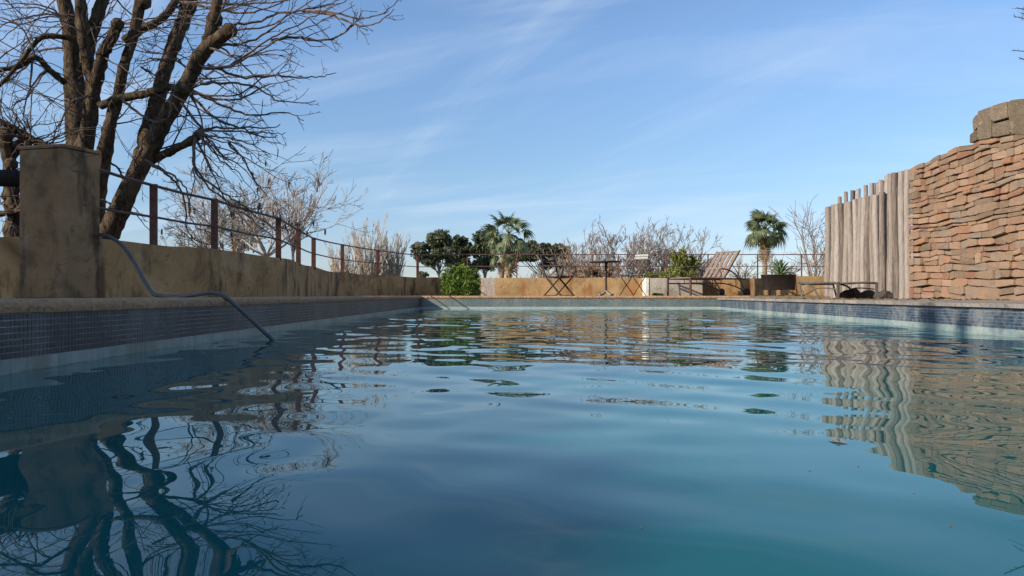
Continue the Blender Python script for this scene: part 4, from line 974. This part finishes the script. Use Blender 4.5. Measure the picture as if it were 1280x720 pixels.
# unseen trees added on the left to shade the column, coping and near water
for i, (x, y, z, lab) in enumerate(((-9.3, 2.1, 4.9, 'unseen evergreen added left of the pool to shade the column'), (-10.0, -1.6, 4.9, 'unseen evergreen added left of the pool to shade the near coping'), (-7.6, -2.4, 4.0, 'unseen evergreen added behind the camera on the left to shade the near left water'))):
    r_ = empty('added_shade_tree', (x, y, GZ)); tag(r_, lab, 'tree', 'unseen evergreens added left of the pool for shade')
    kk = 0.62 if x > -8 else 1.0; bl = [((random.gauss(0, 0.9)*kk, random.gauss(0, 1.0)*kk, z-GZ-0.5+random.gauss(0, 0.8)*kk), (kk, kk, 0.9*kk)) for _ in range(12)]
    blob_leaves(bl, 16000, 0.17, 'crown', M['oak_leaf'], r_)
    m = MB(); m.tube([(0, 0, 0), (0.1, 0, 1.5), (0, 0, z-GZ)], [0.2, 0.15, 0.06], 8); m.build('trunk', M['bark'], r_, True)

# ---------------------------------------------------------------- furniture
def loft(b, pts, r, n=6): b.tube(smooth_path(pts, 5), r, n)
# folding armchair
def part(mb, name, mat, root, smooth=False, bevel=0): return mb.build(name, mat, root, smooth, None, bevel)
ch = empty('folding_armchair', (P(699, 371, 16.5).x, 16.5, DK-0.008), R(-38)); tag(ch, 'dark metal folding armchair with crossed legs left of the round table', 'chair', 'folding chairs at the round table')
W = 0.25
for s in (-1, 1):
    m = MB(); loft(m, [(0.23, s*W, 0.0), (0.0, s*W, 0.24), (-0.20, s*W, 0.46), (-0.27, s*W, 0.72), (-0.33, s*W, 0.93)], 0.021); part(m, 'leg', M['iron'], ch, True)
    m = MB(); loft(m, [(-0.26, s*(W-0.02), 0.0), (0.0, s*(W-0.02), 0.24), (0.22, s*(W-0.01), 0.46), (0.27, s*W, 0.60), (0.26, s*W, 0.66)], 0.016); part(m, 'leg', M['iron'], ch, True)
    m = MB(); loft(m, [(0.26, s*W, 0.66), (0.1, s*(W+0.01), 0.665), (-0.1, s*(W+0.01), 0.66), (-0.26, s*W, 0.67)], 0.021); part(m, 'armrest', M['iron'], ch, True)
m = MB(); N_ = 8
vs = [];
for i in range(N_+1):
    f = i/N_; x = -0.20+0.43*f
    for j in range(5):
        y = -W+0.015+(2*W-0.03)*j/4; vs.append((x, y, 0.455-0.045*math.sin(math.pi*f)-0.015*math.sin(math.pi*j/4)))
k = len(vs); vs += [(x, y, z-0.008) for x, y, z in vs]
fs = [(i*5+j, (i+1)*5+j, (i+1)*5+j+1, i*5+j+1) for i in range(N_) for j in range(4)]; fs += [tuple(q+k for q in f[::-1]) for f in fs]
part(m.add(vs, fs), 'seat', M['iron'], ch)
m = MB()
for z, x in ((0.92, -0.33), (0.80, -0.30), (0.70, -0.265)): loft(m, [(x, -W, z), (x-0.05, -W*0.4, z-0.01), (x-0.05, W*0.4, z-0.01), (x, W, z)], 0.021)
part(m, 'backrest', M['iron'], ch, True)
m = MB(); m.tube([(0.225, -W, 0.02), (0.225, W, 0.02)], 0.008, 5); m.tube([(-0.25, -W, 0.02), (-0.25, W, 0.02)], 0.008, 5); part(m, 'foot_bar', M['iron'], ch, True)
# folding side chair
ch = empty('folding_chair', (P(791, 371, 16.6).x, 16.6, DK-0.008), R(180+42)); tag(ch, 'thin slatted folding chair right of the round table, facing it', 'chair', 'folding chairs at the round table')
W = 0.19
for s in (-1, 1):
    m = MB(); loft(m, [(0.24, s*W, 0.0), (0.0, s*W, 0.24), (-0.20, s*W, 0.45), (-0.26, s*W, 0.7), (-0.34, s*W, 0.98)], 0.009); part(m, 'leg', M['iron'], ch, True)
    m = MB(); loft(m, [(-0.26, s*(W-0.02), 0.0), (0.0, s*(W-0.02), 0.24), (0.21, s*(W-0.02), 0.44)], 0.009); part(m, 'leg', M['iron'], ch, True)
for i in range(7):
    m = MB(); m.box(-0.2+i*0.064, -0.2+i*0.064+0.045, -W, W, 0.446, 0.458); part(m, 'seat_slat', M['iron'], ch)
for z, x in ((0.90, -0.32), (0.84, -0.30)):
    m = MB(); m.box(x-0.006, x+0.006, -W, W, z, z+0.045); part(m, 'back_slat', M['palegrey'], ch)
# round table
tb = empty('round_table', (P(757.5, 371, 16.45).x, 16.45, DK-0.008)); tag(tb, 'small round metal pedestal table between the two folding chairs', 'table')
m = MB(); n_ = 40
def ring(r, z): return [(r*math.cos(2*math.pi*i/n_), r*math.sin(2*math.pi*i/n_), z) for i in range(n_)]
vs = ring(0.33, 0.742)+ring(0.345, 0.752)+ring(0.345, 0.766)+ring(0.33, 0.772); fs = [(a*n_+i, a*n_+(i+1) % n_, (a+1)*n_+(i+1) % n_, (a+1)*n_+i) for a in range(3) for i in range(n_)]+[tuple(range(n_-1, -1, -1)), tuple(3*n_+i for i in range(n_))]
o = part(m.add(vs, fs), 'tabletop', M['iron'], tb); o.rotation_euler = (R(0.0), R(-1.5), 0)
m = MB(); m.tube([(0, 0, 0.08), (0, 0, 0.14), (0, 0, 0.16), (0, 0, 0.6), (0, 0, 0.64), (0, 0, 0.70), (0, 0, 0.742)], [0.035, 0.03, 0.022, 0.022, 0.034, 0.028, 0.05], 12); part(m, 'pedestal', M['iron'], tb, True)
for i in range(4):
    a = R(30+90*i); m = MB(); loft(m, [(0, 0, 0.11), (0.05*math.cos(a), 0.05*math.sin(a), 0.085), (0.12*math.cos(a), 0.12*math.sin(a), 0.04), (0.17*math.cos(a), 0.17*math.sin(a), 0.03), (0.19*math.cos(a), 0.19*math.sin(a), 0.025)], [0.04, 0.035, 0.03]+[0.026]*13+[0.034]*5, 7)
    part(m, 'foot', M['cast'], tb, True)
# brown wheeled lounger
yaw = math.atan2(0.85, 1.45)
lo = empty('sun_lounger', (4.45, 17.0, DK-0.008), yaw); tag(lo, 'brown slatted sun lounger with raised back and wheels on the far deck', 'sun lounger', 'sun loungers around the pool')
W = 0.36
for s in (-1, 1):
    m = MB(); m.box(-0.85, 0.86, s*W-0.014, s*W+0.014, 0.375, 0.412); part(m, 'side_rail', M['bronze'], lo, bevel=0.004)
    m = MB(); m.box(-0.865, -0.83, s*W-0.02, s*W+0.02, 0.0, 0.43); part(m, 'leg', M['bronze'], lo, bevel=0.004)
    m = MB(); loft(m, [(-0.84, s*W, 0.29), (-0.5, s*W, 0.285), (-0.1, s*W, 0.29), (0.25, s*W, 0.275), (0.6, s*W, 0.20), (0.84, s*W, 0.09)], 0.015, 8); part(m, 'lower_rail', M['bronze'], lo, True)
    m = MB(); loft(m, [(0.06, s*(W+0.02), 0.62), (0.25, s*(W+0.02), 0.60), (0.45, s*(W+0.02), 0.53), (0.65, s*(W+0.02), 0.36), (0.78, s*(W+0.02), 0.2), (0.86, s*(W+0.02), 0.09)], 0.017, 8)
    loft(m, [(0.06, s*(W+0.02), 0.62), (0.03, s*(W+0.02), 0.56), (0.08, s*(W+0.02), 0.50), (0.06, s*(W+0.02), 0.44), (0.06, s*(W+0.02), 0.29)], 0.010, 6); part(m, 'armrest', M['bronze'], lo, True)
    m = MB(); m.tube([(0.55, s*W, 0.21), (0.55, s*W, 0.40)], 0.009, 6); m.tube([(-0.35, s*W, 0.29), (-0.35, s*W, 0.40)], 0.009, 6); part(m, 'strut', M['bronze'], lo, True)
    m = MB(); m.tube([(0.87, s*(W+0.0), 0.092), (0.87, s*(W+0.008), 0.092), (0.87, s*(W+0.045), 0.092), (0.87, s*(W+0.052), 0.092)], [0.07, 0.092, 0.092, 0.07], 20); wh = part(m, 'wheel', M['rubber'], lo)
    m = MB(); m.tube([(0.87, s*(W-0.01), 0.092), (0.87, s*(W+0.062), 0.092)], 0.025, 10); part(m, 'hub', M['bronze'], wh)
for i in range(13):
    m = MB(); x = -0.82+i*0.078; m.box(x, x+0.055, -W+0.016, W-0.016, 0.395, 0.415+0.006*(i % 2)); part(m, 'seat_slat', M['slats'], lo)
hx, hz_ = 0.20, 0.42; bl_ = 0.80; ba = R(52)
Mb = Matrix.Translation((hx, 0, hz_)) @ Matrix.Rotation(-ba, 4, 'Y')
for i in range(5):
    y0 = -W+0.022+i*0.1475; m = MB(); m.box(0.02, bl_-0.02, y0, y0+0.095, -0.008, 0.008, Mb); part(m, 'back_slat', M['slats'], lo)
m = MB()
for a0, a1 in ((0.0, 0.03), (0.26, 0.32), (bl_-0.04, bl_)): m.box(a0, a1, -W+0.01, W-0.01, -0.016, -0.006 if a0 != 0.26 else 0.010, Mb)
part(m, 'back_crossbar', M['slats'], lo)
for s in (-1, 1):
    m = MB(); m.box(0, bl_, s*(W-0.005)-0.01, s*(W-0.005)+0.01, -0.014, 0.012, Mb); part(m, 'back_frame', M['bronze'], lo)
m = MB(); p_ = Mb @ Vector((0.45, 0, -0.01))
for s in (-1, 1): m.tube([(p_.x, s*0.28, p_.z), (0.80, s*0.28, 0.40)], 0.009, 6)
part(m, 'back_prop', M['bronze'], lo, True)
# grey flat lounger on the right deck
lo = empty('sun_lounger', (6.17, 14.15, DR-0.008), R(90)); tag(lo, 'flat grey brown lounger in front of the weathered pole fence', 'sun lounger', 'sun loungers around the pool')
W = 0.345
for s in (-1, 1):
    m = MB(); loft(m, [(-0.86, s*W, 0.285), (-0.3, s*W, 0.30), (0.3, s*W, 0.30), (0.7, s*W, 0.305), (0.95, s*W, 0.325)], 0.02, 8); part(m, 'side_rail', M['greyframe'], lo, True)
    m = MB(); m.box(-0.875, -0.835, s*W-0.022, s*W+0.022, 0, 0.30); part(m, 'leg', M['greyframe'], lo, bevel=0.005)
    m = MB(); loft(m, [(0.95, s*W, 0.31), (0.88, s*W, 0.18), (0.80, s*W, 0.05), (0.78, s*W, 0.0)], 0.018, 8); part(m, 'leg', M['greyframe'], lo, True)
    m = MB(); loft(m, [(-0.05, s*W, 0.0), (0.08, s*W, 0.10), (0.25, s*W, 0.22), (0.5, s*W, 0.27), (0.62, s*W, 0.29)], 0.018, 8); part(m, 'leg', M['greyframe'], lo, True)
    m = MB(); loft(m, [(-0.84, s*W, 0.17), (-0.3, s*W, 0.20), (0.1, s*W, 0.19), (0.4, s*W, 0.12), (0.8, s*W, 0.06)], 0.012, 6); part(m, 'lower_rail', M['greyframe'], lo, True)
for i in range(24):
    x = -0.85+i*0.075; m = MB(); m.box(x, x+0.066, -W+0.02, W-0.02, 0.292+0.018*max(0, i-18)/5, 0.304+0.018*max(0, i-18)/5); part(m, 'seat_slat', M['greyseat'], lo)
m = MB()
for x in (-0.855, 0.0, 0.9): m.tube([(x, -W, 0.285), (x, W, 0.285)], 0.014, 6)
part(m, 'crossbar', M['greyframe'], lo, True)

# agave tub on a scrolled stand
ag = empty('agave_planter', (P(973, 371, 17.0).x, 17.0, 0.27)); tag(ag, 'dark oval metal tub on a scrolled iron stand right of the brown lounger', 'planter')
m = MB(); n_ = 36
def oval(a, b_, z): return [(a*math.copysign(abs(math.cos(2*math.pi*i/n_))**0.75, math.cos(2*math.pi*i/n_)), b_*math.copysign(abs(math.sin(2*math.pi*i/n_))**0.75, math.sin(2*math.pi*i/n_)), z) for i in range(n_)]
rings = [oval(0.365, 0.19, 0.145), oval(0.372, 0.195, 0.16), oval(0.385, 0.205, 0.47), oval(0.395, 0.215, 0.475), oval(0.395, 0.215, 0.495), oval(0.375, 0.195, 0.495), oval(0.37, 0.19, 0.44)]
vs = sum(rings, []); fs = [(a*n_+i, a*n_+(i+1) % n_, (a+1)*n_+(i+1) % n_, (a+1)*n_+i) for a in range(len(rings)-1) for i in range(n_)]+[tuple(range(n_-1, -1, -1))]
part(m.add(vs, fs), 'tub', M['tub'], ag, True)
m = MB(); m.add(oval(0.37, 0.19, 0.45), [tuple(range(n_))]); part(m, 'soil', M['darkrock'], ag)
m = MB(); m.tube([Vector(p) for p in oval(0.375, 0.2, 0.15)+oval(0.375, 0.2, 0.15)[:1]], 0.008, 5, False); part(m, 'stand_ring', M['iron'], ag, True)
for sx in (-1, -0.33, 0.33, 1):
    m = MB(); y_ = -0.19 if abs(sx) < 0.5 else -0.1
    for y2 in (y_, -y_):
        m = MB(); m.tube([(sx*0.37, y2, 0.17), (sx*0.37, y2, 0.0)], 0.007, 5); part(m, 'stand_leg', M['iron'], ag, True)
for sx in (-1, 1):
    pts = [(sx*0.38, -0.05, 0.40), (sx*0.39, -0.05, 0.2), (sx*0.42, -0.05, 0.06)]
    for k in range(16):
        a = -2.6+k*0.52; rr = 0.075-0.004*k; pts.append((sx*(0.50+rr*math.cos(a)), -0.05, 0.085+rr*math.sin(a)))
    m = MB(); m.tube(pts, 0.007, 5); part(m, 'scroll', M['iron'], ag, True)
av = empty('agave', Vector(ag.location)+Vector((0.04, 0, 0.455))); tag(av, 'green agave with broad pointed leaves growing in the dark tub', 'plant')
for i in range(24):
    f = i/24; el = R(88-62*f+random.uniform(-6, 6)); az = i*2.4+random.uniform(-0.2, 0.2); L = random.uniform(0.34, 0.44)*(1.0+0.08*f); w = random.uniform(0.040, 0.052)
    vs = []; N_ = 6
    for k in range(N_+1):
        t_ = k/N_; ww = w*(0.6+1.1*t_-1.65*t_**2.2) if t_ < 1 else 0.001; ww = max(ww, 0.001); a = el-0.35*t_*t_*(0.3+f)
        r_ = L*t_; x_ = r_*math.cos(a); z_ = r_*math.sin(a)
        for sy, dz in ((-1, 0.012), (0, 0), (1, 0.012)): vs.append((x_-(dz*math.sin(a) if True else 0)*1.0, sy*ww, z_+dz*math.cos(a)))
        vs.append((x_+0.010*math.sin(a)*(1-t_), 0, z_-0.010*math.cos(a)*(1-t_)))
    fs = []
    for k in range(N_):
        o_ = k*4; q = o_+4
        fs += [(o_, q, q+1, o_+1), (o_+1, q+1, q+2, o_+2), (o_+2, q+2, q+3, o_+3), (o_+3, q+3, q, o_)]
    o = MB().add(vs, fs).build('leaf', M['agave'], av, True); o.rotation_euler = (0, 0, az)

# ---------------------------------------------------------------- small things
def litter(name, region, count, size, mat, label):
    x0, x1, y0, y1, z = region; p = np.stack([rng.uniform(x0, x1, count), rng.uniform(y0, y1, count), np.full(count, z)+rng.uniform(0.002, 0.014, count)], 1)
    a = rng.uniform(0, 6.28, count); s = size*rng.uniform(0.5, 1.3, count)
    d = np.stack([np.cos(a)*s, np.sin(a)*s, rng.uniform(-0.4, 0.4, count)*s], 1); e = np.stack([-np.sin(a)*s*0.5, np.cos(a)*s*0.5, rng.uniform(-0.4, 0.4, count)*s], 1)
    Vv = np.stack([p-d, p+e, p+d, p-e], 1).reshape(-1, 3); Vv[:, 2] = np.maximum(Vv[:, 2], z+0.001)
    o = np_mesh(name, Vv, np.arange(count*4).reshape(-1, 4), mat, kind='stuff'); tag(o, label, 'leaf litter'); return o
litter('dry_leaf_litter', (4.6, 6.9, 16.1, 17.9, 0.271), 420, 0.035, M['dry_leaf'], 'dry brown leaves scattered on the far deck under the lounger')
litter('dry_leaf_litter', (4.7, 7.0, 9.0, 15.8, 0.227), 500, 0.03, M['dry_leaf'], 'dry brown leaves and grit scattered along the right deck')
q = P(202, 368.5, 5.6); rock('pebble', (q.x, q.y, DK+0.004), (0.022, 0.02, 0.02), M['darkrock'], 'small dark lump on the coping beside the hose bend', 'pebble')
spots = [(1047, 553), (1073, 585), (1183, 580), (1188, 662), (1012, 592), (1142, 621), (802, 667)]
for px, py in spots:
    Zp = H*F/(py-YH); x_ = (px-640)/F*Zp; s = 0.014 if px == 1047 else 0.0018
    vs = [(-s*1.6, 0, 0), (-s*0.4, -s*0.7, 0.001), (s*1.5, -s*0.1, 0.0005), (s*0.3, s*0.7, 0.0012), (0, 0, 0.0022+s*0.3)]
    iy = int(np.argmin(np.abs(ys-Zp))); ix = int(np.clip((x_-XL)/(XR_[iy]-XL)*(NX-1), 0, NX-1))
    o = MB().add(vs, [(0, 1, 4), (1, 2, 4), (2, 3, 4), (3, 0, 4), (3, 2, 1, 0)]).build('floating_leaf', M['dry_leaf'] if px != 1047 else M['pole']); o.rotation_euler.z = random.uniform(0, 3)
    o.location = (x_, Zp, float(waterz[iy, ix])+(0.0012 if px == 1047 else -0.0004))
    if px == 1047: tag(o, 'curled brown leaf floating below the reflection of the pole fence', 'leaf')
    else: tag(o, 'tiny dark leaf speck floating on the smooth near water', 'leaf', 'specks of leaf floating on the pool')
